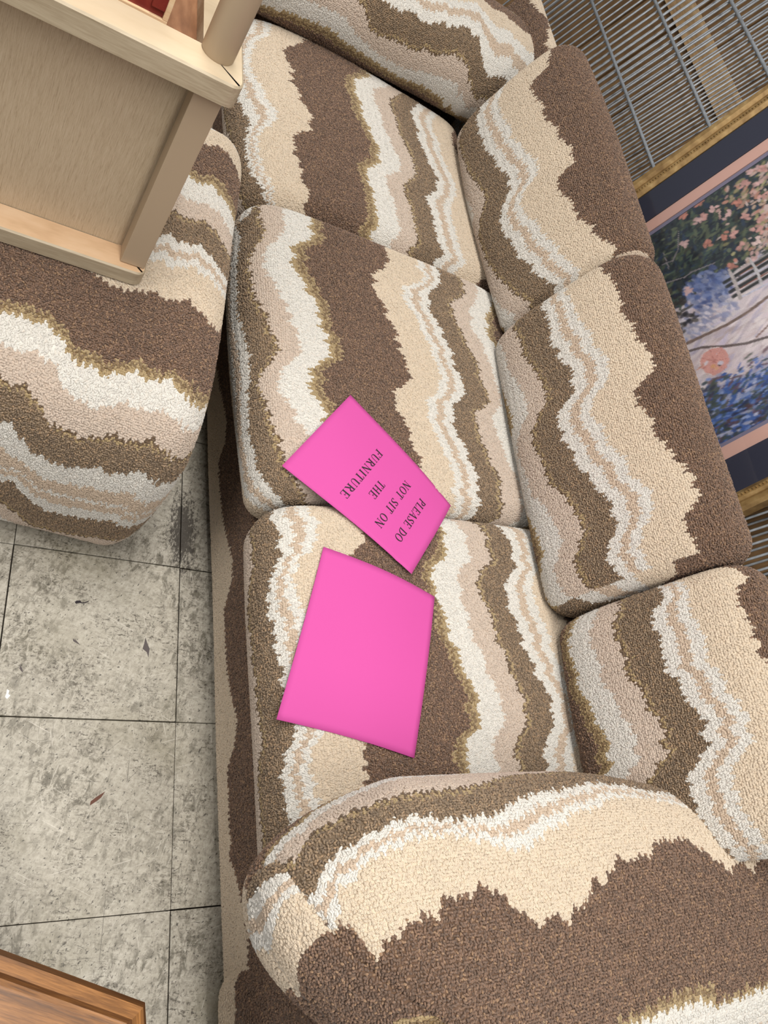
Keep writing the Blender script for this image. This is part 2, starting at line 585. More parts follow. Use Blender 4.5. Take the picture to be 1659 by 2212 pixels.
# TRACE-BEGIN
TRACE['seat2'] = [
    (0.56, [(0.6193, 0.2943), (0.65, 0.2792), (0.6692, 0.2708), (0.6849, 0.277), (0.6995, 0.2712), (0.7336, 0.2654), (0.8207, 0.2768), (0.8406, 0.2842), (0.8597, 0.2845), (0.89, 0.285), (0.9208, 0.28), (0.9559, 0.2769), (1, 0.2648), (1.116, 0.271), (1.171, 0.2799)]),
    (0.68, [(0.6345, 0.3265), (0.6489, 0.3241), (0.6653, 0.319), (0.6886, 0.3119), (0.6991, 0.3165), (0.7095, 0.3109), (0.7266, 0.3051), (0.7538, 0.3042), (0.7698, 0.3006), (0.7981, 0.2975), (0.8193, 0.288), (0.8345, 0.2957), (0.85, 0.3098), (0.8693, 0.32), (0.8853, 0.3271), (0.905, 0.3255), (0.9199, 0.3196), (0.9361, 0.3115), (0.9567, 0.3152), (0.9765, 0.3081), (0.9961, 0.2998), (1.015, 0.2953), (1.046, 0.2949), (1.081, 0.293), (1.106, 0.2936), (1.125, 0.3003), (1.141, 0.3108), (1.161, 0.3183), (1.181, 0.3198), (1.206, 0.3119), (1.226, 0.3089)]),
    (0.82, [(0.7105, 0.3745), (0.7242, 0.365), (0.7403, 0.349), (0.7553, 0.3558), (0.7743, 0.3425), (0.7902, 0.3343), (0.8053, 0.326), (0.8214, 0.336), (0.8346, 0.3326), (0.8552, 0.348), (0.8801, 0.3712), (0.8998, 0.3734), (0.9202, 0.3641), (0.9246, 0.3747), (0.9507, 0.3555), (0.9658, 0.3628), (0.9794, 0.3516), (0.9909, 0.356), (1.015, 0.3388), (1.026, 0.3411), (1.05, 0.333), (1.086, 0.3174), (1.101, 0.3257), (1.116, 0.3233), (1.131, 0.3267), (1.15, 0.3437), (1.192, 0.3661), (1.226, 0.3624)]),
    (0.94, [(0.745, 0.4044), (0.7595, 0.414), (0.7692, 0.4057), (0.7705, 0.4047), (0.7941, 0.3903), (0.805, 0.3803), (0.8149, 0.3808), (0.8242, 0.3905), (0.838, 0.3848), (0.8498, 0.387), (0.885, 0.4282), (0.8992, 0.4333), (0.9062, 0.4254), (0.9147, 0.4333), (0.9202, 0.4214), (0.9315, 0.4334), (0.9556, 0.4127), (0.9657, 0.4193), (0.9853, 0.4102), (1.001, 0.4187), (1.027, 0.4023), (1.036, 0.3889), (1.051, 0.3971), (1.071, 0.3794), (1.084, 0.3754), (1.101, 0.3643), (1.117, 0.3785), (1.131, 0.3734), (1.142, 0.3718), (1.177, 0.4118), (1.2, 0.4258), (1.216, 0.4187), (1.237, 0.4258)]),
    (1, [(0.7642, 0.4342), (0.7706, 0.4286), (0.7754, 0.4286), (0.7958, 0.4134), (0.8143, 0.4057), (0.8305, 0.4178), (0.8503, 0.4102), (0.8848, 0.4513), (0.896, 0.4584), (0.9138, 0.454), (0.9311, 0.4578), (0.956, 0.4368), (0.97, 0.4437), (0.9857, 0.4358), (1.001, 0.4422), (1.021, 0.4344), (1.041, 0.4198), (1.052, 0.4223), (1.071, 0.4127), (1.08, 0.4026), (1.09, 0.4026), (1.106, 0.3955), (1.122, 0.4059), (1.145, 0.3992), (1.181, 0.4418), (1.201, 0.4515), (1.222, 0.4438), (1.237, 0.4507)]),
    (1.22, [(0.674, 0.5981), (0.6901, 0.6097), (0.7109, 0.5949), (0.7344, 0.5846), (0.7445, 0.5931), (0.7856, 0.5747), (0.8005, 0.56), (0.8194, 0.5698), (0.8358, 0.5621), (0.8746, 0.6066), (0.8905, 0.6153), (0.9051, 0.6084), (0.9109, 0.6009), (0.9256, 0.6102), (0.9512, 0.5915), (0.9611, 0.6019), (0.977, 0.5871), (0.9948, 0.5982), (1.006, 0.592), (1.036, 0.5706), (1.05, 0.5824), (1.081, 0.5609), (1.106, 0.5515), (1.125, 0.562), (1.141, 0.5535), (1.171, 0.5863), (1.207, 0.6085), (1.236, 0.6063)]),
    (1.4, [(0.6046, 0.6869), (0.6201, 0.6775), (0.635, 0.6703), (0.6541, 0.6852), (0.6791, 0.6776), (0.6949, 0.6783), (0.7245, 0.663), (0.7347, 0.6618), (0.7698, 0.6494), (0.7995, 0.6387), (0.8203, 0.6489), (0.8356, 0.6413), (0.8694, 0.6807), (0.892, 0.6835), (0.91, 0.696), (0.9261, 0.6926), (0.9512, 0.688), (0.9664, 0.6763), (0.9823, 0.6836), (1.005, 0.673), (1.021, 0.6614), (1.057, 0.6577), (1.074, 0.6442), (1.106, 0.625), (1.121, 0.6326), (1.137, 0.6292), (1.167, 0.6784), (1.197, 0.7029), (1.218, 0.6998), (1.221, 0.6779), (1.237, 0.6951)]),
    (1.56, [(0.5955, 0.7468), (0.6137, 0.7483), (0.634, 0.7332), (0.6446, 0.7424), (0.6644, 0.7399), (0.6804, 0.7473), (0.7005, 0.7352), (0.7204, 0.7251), (0.7356, 0.7321), (0.7655, 0.7116), (0.7946, 0.7017), (0.8108, 0.7121), (0.8397, 0.7101), (0.881, 0.7515), (0.9048, 0.7562), (0.9152, 0.7485), (0.9253, 0.7563), (0.9498, 0.7349), (0.9611, 0.7429), (0.971, 0.733), (0.9902, 0.7415), (1.031, 0.7186), (1.045, 0.7245), (1.071, 0.7097), (1.101, 0.6944), (1.116, 0.7035), (1.147, 0.7019), (1.195, 0.7443), (1.241, 0.7515)]),
    (1.68, [(0.5948, 0.803), (0.6148, 0.7961), (0.6353, 0.7865), (0.6638, 0.7948), (0.6849, 0.7971), (0.7044, 0.7866), (0.7206, 0.7751), (0.74, 0.7788), (0.7659, 0.7632), (0.7989, 0.7627), (0.8205, 0.7646), (0.8393, 0.759), (0.8606, 0.7961), (0.8858, 0.8195), (0.9057, 0.8182), (0.9304, 0.8063), (0.951, 0.7972), (0.972, 0.8069), (0.992, 0.799), (1.015, 0.7893), (1.021, 0.7798), (1.05, 0.7752), (1.065, 0.7712), (1.086, 0.7636), (1.101, 0.7574), (1.127, 0.7571), (1.145, 0.7512), (1.181, 0.7971), (1.205, 0.8144), (1.217, 0.8097), (1.247, 0.8122)]),
    (1.82, [(0.6798, 0.8681), (0.7041, 0.8597), (0.7192, 0.8457), (0.7507, 0.8417), (0.8055, 0.8279), (0.8401, 0.822), (0.8845, 0.8609), (0.9105, 0.8677), (0.9361, 0.8607), (0.966, 0.8569), (0.9971, 0.8566), (1.026, 0.8434), (1.057, 0.8416), (1.077, 0.8224), (1.101, 0.8111), (1.126, 0.8278), (1.145, 0.8176), (1.184, 0.8479), (1.231, 0.8678)]),
]
TRACE['seat3'] = [
    (0.56, [(0.083, 0.3029), (0.1023, 0.3025), (0.117, 0.2959), (0.1238, 0.3), (0.1367, 0.2967), (0.1525, 0.2942), (0.1692, 0.2995), (0.1875, 0.3033), (0.2033, 0.3169), (0.2126, 0.319), (0.2244, 0.3149), (0.2879, 0.3028), (0.3039, 0.3084), (0.3178, 0.3013), (0.338, 0.2949), (0.3492, 0.2998), (0.3627, 0.294), (0.3734, 0.3), (0.389, 0.2886), (0.4027, 0.2876), (0.4097, 0.2917), (0.423, 0.2874), (0.4385, 0.2934), (0.4597, 0.2996), (0.4735, 0.3088), (0.489, 0.3167), (0.5079, 0.31), (0.5231, 0.318), (0.5383, 0.3083), (0.5644, 0.2955)]),
    (0.4, [(0.1047, 0.3458), (0.1275, 0.3347), (0.133, 0.3395), (0.1477, 0.3329), (0.1623, 0.3311), (0.1734, 0.3345), (0.197, 0.3437), (0.208, 0.359), (0.3937, 0.342), (0.4088, 0.333), (0.4238, 0.3338), (0.4396, 0.3281), (0.4573, 0.3354), (0.4783, 0.3419), (0.4885, 0.3579), (0.5078, 0.372), (0.5237, 0.3718), (0.539, 0.3785), (0.5681, 0.359)]),
    (0.22, [(0.1083, 0.4349), (0.1223, 0.419), (0.1331, 0.4059), (0.1408, 0.4165), (0.1521, 0.4051), (0.1573, 0.4187), (0.1684, 0.4062), (0.1877, 0.4208), (0.484, 0.4269), (0.5046, 0.4566)]),
    (0, [(0.127, 0.5777), (0.1473, 0.5753), (0.1633, 0.5682), (0.1726, 0.5755), (0.1932, 0.5913), (0.2035, 0.616), (0.2117, 0.6212), (0.2327, 0.608), (0.2471, 0.6214), (0.2625, 0.6171), (0.2832, 0.6062), (0.3038, 0.5987), (0.3198, 0.5953), (0.3428, 0.5856), (0.3532, 0.575), (0.3685, 0.576), (0.3926, 0.5827), (0.4139, 0.5839), (0.4287, 0.5671), (0.4369, 0.574), (0.454, 0.5623), (0.4789, 0.5765), (0.5031, 0.6099), (0.5236, 0.614)]),
    (-0.06, [(0.1235, 0.5938), (0.1325, 0.601), (0.1432, 0.593), (0.153, 0.6007), (0.1717, 0.5978), (0.1915, 0.6133), (0.2028, 0.6374), (0.2117, 0.6416), (0.2321, 0.6371), (0.2518, 0.6451), (0.2735, 0.6321), (0.3025, 0.6161), (0.3135, 0.6225), (0.3321, 0.6136), (0.3489, 0.5983), (0.3645, 0.6057), (0.3824, 0.5988), (0.3931, 0.6015), (0.4139, 0.585), (0.4239, 0.5917), (0.4535, 0.5842), (0.4723, 0.5945), (0.4884, 0.6217), (0.503, 0.6321), (0.5187, 0.6239), (0.5335, 0.6336), (0.549, 0.6298)]),
    (-0.18, [(0.1262, 0.6603), (0.1474, 0.661), (0.1684, 0.6542), (0.1932, 0.6718), (0.209, 0.6964), (0.229, 0.692), (0.2427, 0.6945), (0.2621, 0.6888), (0.2791, 0.6811), (0.2974, 0.6689), (0.3082, 0.6767), (0.3227, 0.6708), (0.3468, 0.6526), (0.358, 0.6567), (0.3735, 0.6485), (0.3889, 0.6558), (0.4127, 0.6392), (0.4284, 0.6486), (0.4595, 0.6418), (0.4786, 0.6639), (0.4934, 0.6859), (0.5229, 0.6784), (0.5333, 0.6874), (0.5578, 0.673), (0.5851, 0.673)]),
    (-0.285, [(0.1274, 0.7042), (0.1464, 0.7047), (0.1632, 0.6948), (0.1885, 0.7158), (0.2077, 0.7425), (0.2274, 0.7397), (0.2426, 0.7476), (0.2593, 0.739), (0.2826, 0.7321), (0.2979, 0.7165), (0.3174, 0.7244), (0.3324, 0.716), (0.3479, 0.7005), (0.3587, 0.7094), (0.3775, 0.7031), (0.393, 0.7036), (0.4166, 0.6914), (0.4429, 0.6802), (0.4716, 0.6974), (0.498, 0.7348), (0.5191, 0.7248), (0.5429, 0.7318)]),
    (-0.32, [(0.1274, 0.7183), (0.1429, 0.7193), (0.166, 0.7148), (0.1909, 0.7381), (0.2076, 0.7637), (0.2283, 0.7495), (0.2427, 0.7641), (0.2588, 0.7584), (0.2766, 0.7468), (0.2968, 0.7391), (0.3045, 0.744), (0.3232, 0.7351), (0.3387, 0.7195), (0.3532, 0.7195), (0.3686, 0.7182), (0.3926, 0.7173), (0.4137, 0.703), (0.4422, 0.6964), (0.468, 0.7102), (0.4937, 0.7558), (0.5187, 0.7414), (0.5385, 0.7478), (0.583, 0.7508)]),
    (-0.44, [(0.1232, 0.7801), (0.1334, 0.772), (0.143, 0.7789), (0.1532, 0.7717), (0.1665, 0.7781), (0.1973, 0.8045), (0.2075, 0.8193), (0.2284, 0.8134), (0.2426, 0.8257), (0.2677, 0.8134), (0.2926, 0.7902), (0.3036, 0.7978), (0.3419, 0.7706), (0.3482, 0.781), (0.3692, 0.7705), (0.3828, 0.7729), (0.4078, 0.7511), (0.4193, 0.7631), (0.4429, 0.7556), (0.4637, 0.7719), (0.4879, 0.8026), (0.5079, 0.7903), (0.5239, 0.804), (0.5486, 0.7896)]),
    (-0.6, [(0.1235, 0.8455), (0.1486, 0.845), (0.1674, 0.8594), (0.1874, 0.8751), (0.1984, 0.8988), (0.2228, 0.8902), (0.2374, 0.8992), (0.2573, 0.8884), (0.2886, 0.8682), (0.3036, 0.8729), (0.3387, 0.8494), (0.3576, 0.8583), (0.3832, 0.8454), (0.4088, 0.8363), (0.445, 0.8327), (0.468, 0.8429)]),
]
TRACE['seat1'] = [
    (0.56, [(1.474, 0.3117), (1.485, 0.309), (1.51, 0.3183), (1.541, 0.3007), (1.565, 0.3035), (1.581, 0.2925), (1.621, 0.294)]),
    (0.4, [(1.308, 0.3503), (1.329, 0.3484), (1.345, 0.3364), (1.379, 0.3318), (1.415, 0.3279), (1.464, 0.3312), (1.49, 0.3484), (1.519, 0.3714), (1.55, 0.373), (1.577, 0.3522), (1.605, 0.3498), (1.647, 0.3344), (1.682, 0.3261), (1.726, 0.3273), (1.781, 0.3408), (1.817, 0.3723), (1.863, 0.3794)]),
    (0.22, [(1.303, 0.4216), (1.323, 0.4346), (1.345, 0.4253), (1.363, 0.4115), (1.383, 0.425), (1.394, 0.413), (1.411, 0.4172), (1.43, 0.4023), (1.454, 0.4108), (1.469, 0.4022), (1.496, 0.4147), (1.529, 0.457), (1.545, 0.4432), (1.564, 0.4611), (1.59, 0.4497), (1.615, 0.4288), (1.63, 0.4354), (1.655, 0.4259), (1.671, 0.4119), (1.681, 0.4215), (1.697, 0.4137), (1.712, 0.426), (1.737, 0.4123), (1.761, 0.406), (1.782, 0.4056), (1.843, 0.4605)]),
    (0, [(1.324, 0.576), (1.354, 0.5759), (1.389, 0.5747), (1.418, 0.5743), (1.444, 0.5688), (1.475, 0.5613), (1.525, 0.6083), (1.544, 0.6017), (1.57, 0.6147), (1.597, 0.5985), (1.636, 0.5856), (1.67, 0.5704), (1.707, 0.5745), (1.737, 0.5625), (1.787, 0.5675), (1.843, 0.6213)]),
    (-0.06, [(1.337, 0.6023), (1.364, 0.6003), (1.384, 0.5999), (1.395, 0.5928), (1.41, 0.6018), (1.439, 0.5841), (1.444, 0.5928), (1.47, 0.5851), (1.521, 0.6337), (1.544, 0.626), (1.56, 0.6397), (1.58, 0.6302), (1.611, 0.6146), (1.627, 0.618), (1.661, 0.5988), (1.68, 0.6027), (1.696, 0.6001), (1.716, 0.6062), (1.737, 0.5903), (1.769, 0.5959), (1.791, 0.592), (1.839, 0.6443)]),
    (-0.18, [(1.324, 0.6628), (1.369, 0.6561), (1.408, 0.6577), (1.436, 0.6446), (1.484, 0.6413), (1.523, 0.6894), (1.564, 0.696), (1.595, 0.6805), (1.629, 0.6759), (1.656, 0.6621), (1.708, 0.6606), (1.756, 0.6492), (1.801, 0.6532), (1.843, 0.7005)]),
    (-0.285, [(1.339, 0.703), (1.379, 0.7018), (1.413, 0.7001), (1.444, 0.687), (1.48, 0.6876), (1.535, 0.7343), (1.575, 0.7341), (1.596, 0.7335), (1.626, 0.7194), (1.661, 0.7089), (1.686, 0.704), (1.735, 0.7068), (1.767, 0.6956), (1.798, 0.7001), (1.857, 0.7511)]),
    (-0.32, [(1.344, 0.7165), (1.385, 0.7117), (1.424, 0.712), (1.45, 0.7028), (1.484, 0.7029), (1.545, 0.7492), (1.575, 0.7478), (1.605, 0.7472), (1.65, 0.7388), (1.676, 0.72), (1.712, 0.7261), (1.746, 0.7121), (1.793, 0.7156), (1.867, 0.7661)]),
    (-0.44, [(1.361, 0.7698), (1.399, 0.7656), (1.41, 0.7712), (1.45, 0.7634), (1.474, 0.7559), (1.532, 0.809), (1.548, 0.8012), (1.57, 0.8178), (1.624, 0.7933), (1.637, 0.7958), (1.686, 0.7806), (1.71, 0.7742), (1.727, 0.7874), (1.772, 0.7784), (1.802, 0.7738)]),
    (-0.6, [(1.403, 0.8379), (1.443, 0.8332), (1.496, 0.8419), (1.55, 0.8743), (1.595, 0.883), (1.637, 0.8699), (1.693, 0.8539), (1.737, 0.861), (1.777, 0.8454), (1.822, 0.8531)]),
]
TRACE['back1'] = [
    (0.68, [(1.128, 0.1307), (1.151, 0.1479), (1.192, 0.1216), (1.222, 0.1088), (1.262, 0.0898), (1.325, 0.0697), (1.372, 0.0645), (1.423, 0.0604), (1.463, 0.0854), (1.488, 0.1088), (1.506, 0.1136), (1.571, 0.0963), (1.625, 0.0776), (1.674, 0.072), (1.748, 0.0593)]),
    (0.56, [(1.128, 0.1927), (1.149, 0.2058), (1.169, 0.1931), (1.218, 0.167), (1.23, 0.1735), (1.276, 0.1431), (1.291, 0.1483), (1.316, 0.1395), (1.327, 0.1435), (1.348, 0.1292), (1.399, 0.1242), (1.437, 0.1439), (1.463, 0.1742), (1.487, 0.1692), (1.502, 0.1785), (1.563, 0.1516), (1.583, 0.1565), (1.632, 0.1357), (1.665, 0.1295), (1.679, 0.1351), (1.718, 0.1205), (1.73, 0.126), (1.774, 0.1219)]),
    (0.4, [(1.129, 0.2591), (1.149, 0.267), (1.177, 0.2532), (1.221, 0.2359), (1.233, 0.2393), (1.292, 0.2143), (1.326, 0.2134), (1.357, 0.1924), (1.412, 0.1878), (1.438, 0.2132), (1.452, 0.2458), (1.493, 0.2494), (1.548, 0.2268), (1.564, 0.2282), (1.613, 0.2053), (1.638, 0.2141), (1.695, 0.1969), (1.765, 0.1919), (1.801, 0.2179)]),
    (0.22, [(1.128, 0.3425), (1.159, 0.3502), (1.18, 0.333), (1.215, 0.3153), (1.23, 0.3212), (1.273, 0.2925), (1.281, 0.2983), (1.306, 0.2929), (1.317, 0.2981), (1.356, 0.28), (1.392, 0.2759), (1.413, 0.2973), (1.421, 0.3286), (1.447, 0.321), (1.457, 0.3296), (1.522, 0.3074), (1.537, 0.3149), (1.585, 0.2948), (1.624, 0.2896), (1.634, 0.3017), (1.678, 0.2856), (1.73, 0.2813), (1.741, 0.2922), (1.753, 0.3326), (1.791, 0.3431)]),
]
TRACE['back2'] = [
    (0.68, [(0.4811, 0.1429), (0.5212, 0.138), (0.5469, 0.1572), (0.5675, 0.1746), (0.6043, 0.1665), (0.6532, 0.1522), (0.6896, 0.1254), (0.7436, 0.121), (0.7901, 0.1075), (0.8198, 0.113), (0.8461, 0.1382), (0.866, 0.162), (0.9014, 0.1606), (0.9546, 0.1472), (0.9956, 0.1298), (1.035, 0.1291), (1.062, 0.1218)]),
    (0.56, [(0.4757, 0.2016), (0.5009, 0.1907), (0.5278, 0.2047), (0.558, 0.2314), (0.5707, 0.221), (0.6019, 0.2284), (0.6492, 0.2001), (0.6651, 0.2022), (0.6999, 0.179), (0.7298, 0.183), (0.7657, 0.1624), (0.7756, 0.1691), (0.8053, 0.1618), (0.8309, 0.1747), (0.8505, 0.2138), (0.8799, 0.2101), (0.8976, 0.2209), (0.9461, 0.1925), (0.9594, 0.2019), (0.9875, 0.1846), (1.027, 0.1925), (1.068, 0.1908)]),
    (0.4, [(0.4711, 0.2588), (0.5027, 0.2543), (0.5287, 0.2671), (0.5575, 0.2937), (0.5935, 0.2981), (0.6425, 0.2675), (0.6624, 0.2752), (0.7181, 0.2458), (0.748, 0.2483), (0.783, 0.2307), (0.8151, 0.2407), (0.8451, 0.2807), (0.889, 0.2884), (0.9362, 0.2663), (0.9562, 0.272), (1.007, 0.2538), (1.046, 0.2493)]),
    (0.22, [(0.4703, 0.3459), (0.4881, 0.3371), (0.5217, 0.3334), (0.5416, 0.3499), (0.5572, 0.3694), (0.5746, 0.3611), (0.5942, 0.3686), (0.6373, 0.3459), (0.6531, 0.347), (0.6952, 0.328), (0.728, 0.3328), (0.7633, 0.3163), (0.7941, 0.3161), (0.8054, 0.3292), (0.8197, 0.3557), (0.8541, 0.3606), (0.9107, 0.3427), (0.9299, 0.347), (0.9723, 0.3321), (1.002, 0.3413), (1.056, 0.3338)]),
]
TRACE['back3'] = [
    (0.68, [(0.1322, 0.1745), (0.1523, 0.1964), (0.1655, 0.2185), (0.1829, 0.2106), (0.2006, 0.222), (0.2211, 0.2138), (0.2425, 0.2002), (0.262, 0.2006), (0.2831, 0.1917), (0.3039, 0.1756), (0.3271, 0.1832), (0.3489, 0.178), (0.3728, 0.1702), (0.3939, 0.1703)]),
    (0.56, [(0.1052, 0.2279), (0.1253, 0.2268), (0.1501, 0.2504), (0.1665, 0.2709), (0.1856, 0.2637), (0.2014, 0.2753), (0.218, 0.2662), (0.2509, 0.2483), (0.2661, 0.253), (0.2928, 0.2326), (0.3119, 0.2371), (0.3294, 0.2332), (0.342, 0.2413), (0.3649, 0.2303), (0.3873, 0.2313), (0.4075, 0.255)]),
    (0.4, [(0.0899, 0.29), (0.1206, 0.2887), (0.1421, 0.3025), (0.1611, 0.3293), (0.1817, 0.3252), (0.1974, 0.3332), (0.2475, 0.3121), (0.2583, 0.3162), (0.2929, 0.2973), (0.3076, 0.3025), (0.3334, 0.3028), (0.378, 0.2931), (0.4129, 0.2987)]),
    (0.22, [(0.2721, 0.3774), (0.2866, 0.3685), (0.3015, 0.3772), (0.3137, 0.3693), (0.3268, 0.374), (0.3577, 0.3683), (0.3842, 0.3641), (0.4133, 0.3916)]),
]
TRACE['near_arm'] = [
    (0.68, [(0.4053, 0.3187), (0.4094, 0.2948), (0.4264, 0.2942), (0.4464, 0.2942), (0.4723, 0.2942), (0.5132, 0.2877), (0.5575, 0.2866), (0.6193, 0.2832), (0.6664, 0.2746)]),
    (0.56, [(0.4265, 0.3664), (0.4315, 0.3442), (0.452, 0.3348), (0.4758, 0.3259), (0.5059, 0.3148), (0.5318, 0.3112), (0.5904, 0.3218), (0.6122, 0.3189), (0.6343, 0.3198), (0.6581, 0.3191), (0.6956, 0.3029), (0.7509, 0.2907), (0.8236, 0.2861), (0.883, 0.2742), (0.9537, 0.2737), (0.9976, 0.2793), (1.073, 0.2658)]),
    (0.4, [(0.442, 0.3953), (0.4454, 0.374), (0.4653, 0.3645), (0.4844, 0.3505), (0.5095, 0.3458), (0.5414, 0.336), (0.5849, 0.3363), (0.6204, 0.3464), (0.6284, 0.3467), (0.6621, 0.3592), (0.6999, 0.3627), (0.7344, 0.3432), (0.7715, 0.3385), (0.7978, 0.3232), (0.856, 0.3185), (0.8852, 0.3053), (0.951, 0.2995), (1.029, 0.2992), (1.098, 0.311)]),
    (0.22, [(0.4346, 0.3991), (0.4461, 0.4074), (0.452, 0.4315), (0.4546, 0.4434), (0.4674, 0.4316), (0.4979, 0.4207), (0.5196, 0.4117), (0.5393, 0.4165), (0.5485, 0.4041), (0.5587, 0.3973), (0.5751, 0.4026), (0.5911, 0.4004), (0.6027, 0.3948), (0.6107, 0.3927), (0.6323, 0.4043), (0.6506, 0.4231), (0.68, 0.4442), (0.7007, 0.4316), (0.7257, 0.4446), (0.743, 0.4316), (0.7673, 0.4285), (0.7889, 0.4042), (0.8068, 0.4126), (0.8444, 0.3842), (0.8743, 0.3952), (0.8867, 0.3841), (0.9058, 0.39), (0.9363, 0.3673), (0.9719, 0.3704), (0.9911, 0.3633), (1.029, 0.3875), (1.073, 0.4231), (1.097, 0.4075), (1.127, 0.4288), (1.186, 0.3754)]),
    (0, [(0.8095, 0.5534), (0.8528, 0.5493), (0.9122, 0.5423), (0.9831, 0.5459), (0.9878, 0.5661), (1.043, 0.5657), (1.106, 0.5617)]),
    (-0.06, [(0.8307, 0.5613), (0.8991, 0.5575), (0.9548, 0.5609), (0.9827, 0.5739), (1.022, 0.5733), (1.106, 0.5705)]),
]
TRACE['near_cap'] = [
    (0.22, [(0.5209, -0.0836), (0.5527, -0.0558), (0.5747, -0.0416), (0.5909, -0.0339)]),
    (0.4, [(0.5184, -0.0408), (0.5408, -0.0197), (0.5534, -0.0021), (0.5713, 0.0084)]),
    (0.56, [(0.4923, 0.0075), (0.5272, 0.0217), (0.5518, 0.0268)]),
    (0.68, [(0.4575, 0.0442), (0.4941, 0.0513)]),
]
TRACE['far_arm'] = [
    (0.94, [(0.6115, 0.149), (0.6628, 0.156), (0.712, 0.161), (0.7478, 0.1497), (0.9256, 0.1312), (0.9937, 0.1437), (1.051, 0.1383)]),
    (0.82, [(0.642, 0.1967), (0.7175, 0.2022), (0.7775, 0.1761), (0.8479, 0.1617), (0.913, 0.1613), (0.9819, 0.183), (1.067, 0.1976)]),
    (0.68, [(0.7624, 0.2462), (0.7873, 0.2147), (0.8173, 0.2094), (0.8513, 0.2202), (0.8875, 0.2247), (0.914, 0.2206), (0.9485, 0.2445), (0.9631, 0.2346), (1.022, 0.2655), (1.063, 0.2546), (1.087, 0.2298)]),
    (0.56, [(0.7988, 0.273), (0.8425, 0.2721), (0.8725, 0.287), (0.9076, 0.2776), (0.9374, 0.2867), (0.964, 0.3048), (0.9765, 0.2973), (1.037, 0.3287), (1.048, 0.3128), (1.073, 0.318), (1.093, 0.2783)]),
    (0.4, [(1.012, 0.3924), (1.072, 0.4305), (1.127, 0.3823)]),
]
TRACE['ottoman'] = [
    (0.68, [(-0.2037, 0.3367), (-0.1782, 0.3104), (-0.1473, 0.268), (-0.1124, 0.2685), (-0.068, 0.2768), (-0.0285, 0.2978)]),
    (0.56, [(-0.217, 0.4016), (-0.1981, 0.4082), (-0.1727, 0.3722), (-0.1381, 0.3411), (-0.1119, 0.3468), (-0.0729, 0.3572), (-0.038, 0.3734)]),
    (0.45, [(-0.222, 0.4346), (-0.1927, 0.4358), (-0.1635, 0.4038), (-0.1215, 0.4077), (-0.0814, 0.4159), (-0.0411, 0.4244)]),
    (0.56, [(-0.2326, 0.5327), (-0.2158, 0.5191), (-0.1917, 0.4912), (-0.152, 0.4812), (-0.1222, 0.4901), (-0.0931, 0.5052), (-0.0772, 0.4982), (-0.0381, 0.5232)]),
    (0.68, [(-0.2542, 0.5827), (-0.2375, 0.5878), (-0.2175, 0.5791), (-0.194, 0.5627), (-0.1789, 0.5477), (-0.1476, 0.541), (-0.1268, 0.5443), (-0.0875, 0.5576), (-0.058, 0.5622), (-0.0272, 0.5671)]),
    (0.715, [(-0.2617, 0.6022), (-0.2479, 0.5942), (-0.2322, 0.6033), (-0.2108, 0.5916), (-0.1874, 0.5612), (-0.182, 0.5508), (-0.1575, 0.5602), (-0.1424, 0.5488), (-0.118, 0.5582), (-0.0919, 0.5763), (-0.0722, 0.5678), (-0.0395, 0.5911), (-0.0276, 0.579)]),
    (0.82, [(-0.2726, 0.6462), (-0.2524, 0.6386), (-0.2317, 0.6502), (-0.1969, 0.6377), (-0.1819, 0.6113), (-0.1572, 0.6039), (-0.1363, 0.5979), (-0.1124, 0.61), (-0.0975, 0.6218), (-0.0681, 0.6201), (-0.0325, 0.6293)]),
    (0.94, [(-0.2827, 0.6821), (-0.2617, 0.694), (-0.2561, 0.6859), (-0.2426, 0.6922), (-0.223, 0.6919), (-0.1986, 0.6768), (-0.1829, 0.6581), (-0.1722, 0.6499), (-0.1576, 0.6582), (-0.1379, 0.6474), (-0.092, 0.6718), (-0.0734, 0.663), (-0.042, 0.6806), (-0.0271, 0.6653)]),
    (1, [(-0.288, 0.7023), (-0.2623, 0.7112), (-0.2432, 0.7112), (-0.2225, 0.7106), (-0.2071, 0.701), (-0.1781, 0.6732), (-0.1559, 0.6797), (-0.1377, 0.6678), (-0.0882, 0.6935), (-0.0722, 0.6833), (-0.0327, 0.6937)]),
    (1.22, [(-0.183, 0.8059), (-0.1476, 0.7993), (-0.1326, 0.8059), (-0.0915, 0.8219), (-0.0724, 0.8168), (-0.0417, 0.8346), (-0.0113, 0.8158)]),
    (1.4, [(-0.1235, 0.8746), (-0.0926, 0.8942), (-0.082, 0.8843), (-0.0427, 0.9114), (-0.0322, 0.9037), (-0.0078, 0.9005)]),
    (1.56, [(-0.1255, 0.9349), (-0.0876, 0.9587), (-0.077, 0.948), (-0.0373, 0.9671), (-0.0231, 0.9543), (-0.0054, 0.9453)]),
    (1.68, [(-0.1172, 0.991), (-0.0881, 1.01), (-0.073, 1.001), (-0.0415, 1.021), (-0.0167, 1.009), (-0.0005, 0.9981)]),
    (1.82, [(-0.1073, 1.055), (-0.0918, 1.072), (-0.0723, 1.062), (-0.0367, 1.077), (0.0038, 1.064)]),
    (1.94, [(-0.0934, 1.121), (-0.0813, 1.13), (-0.0674, 1.115), (-0.0335, 1.135), (-0.0214, 1.116), (-0.0008, 1.114)]),
    (2, [(-0.0872, 1.15), (-0.0631, 1.142), (-0.0342, 1.164), (-0.0059, 1.149), (0.0142, 1.142)]),
]
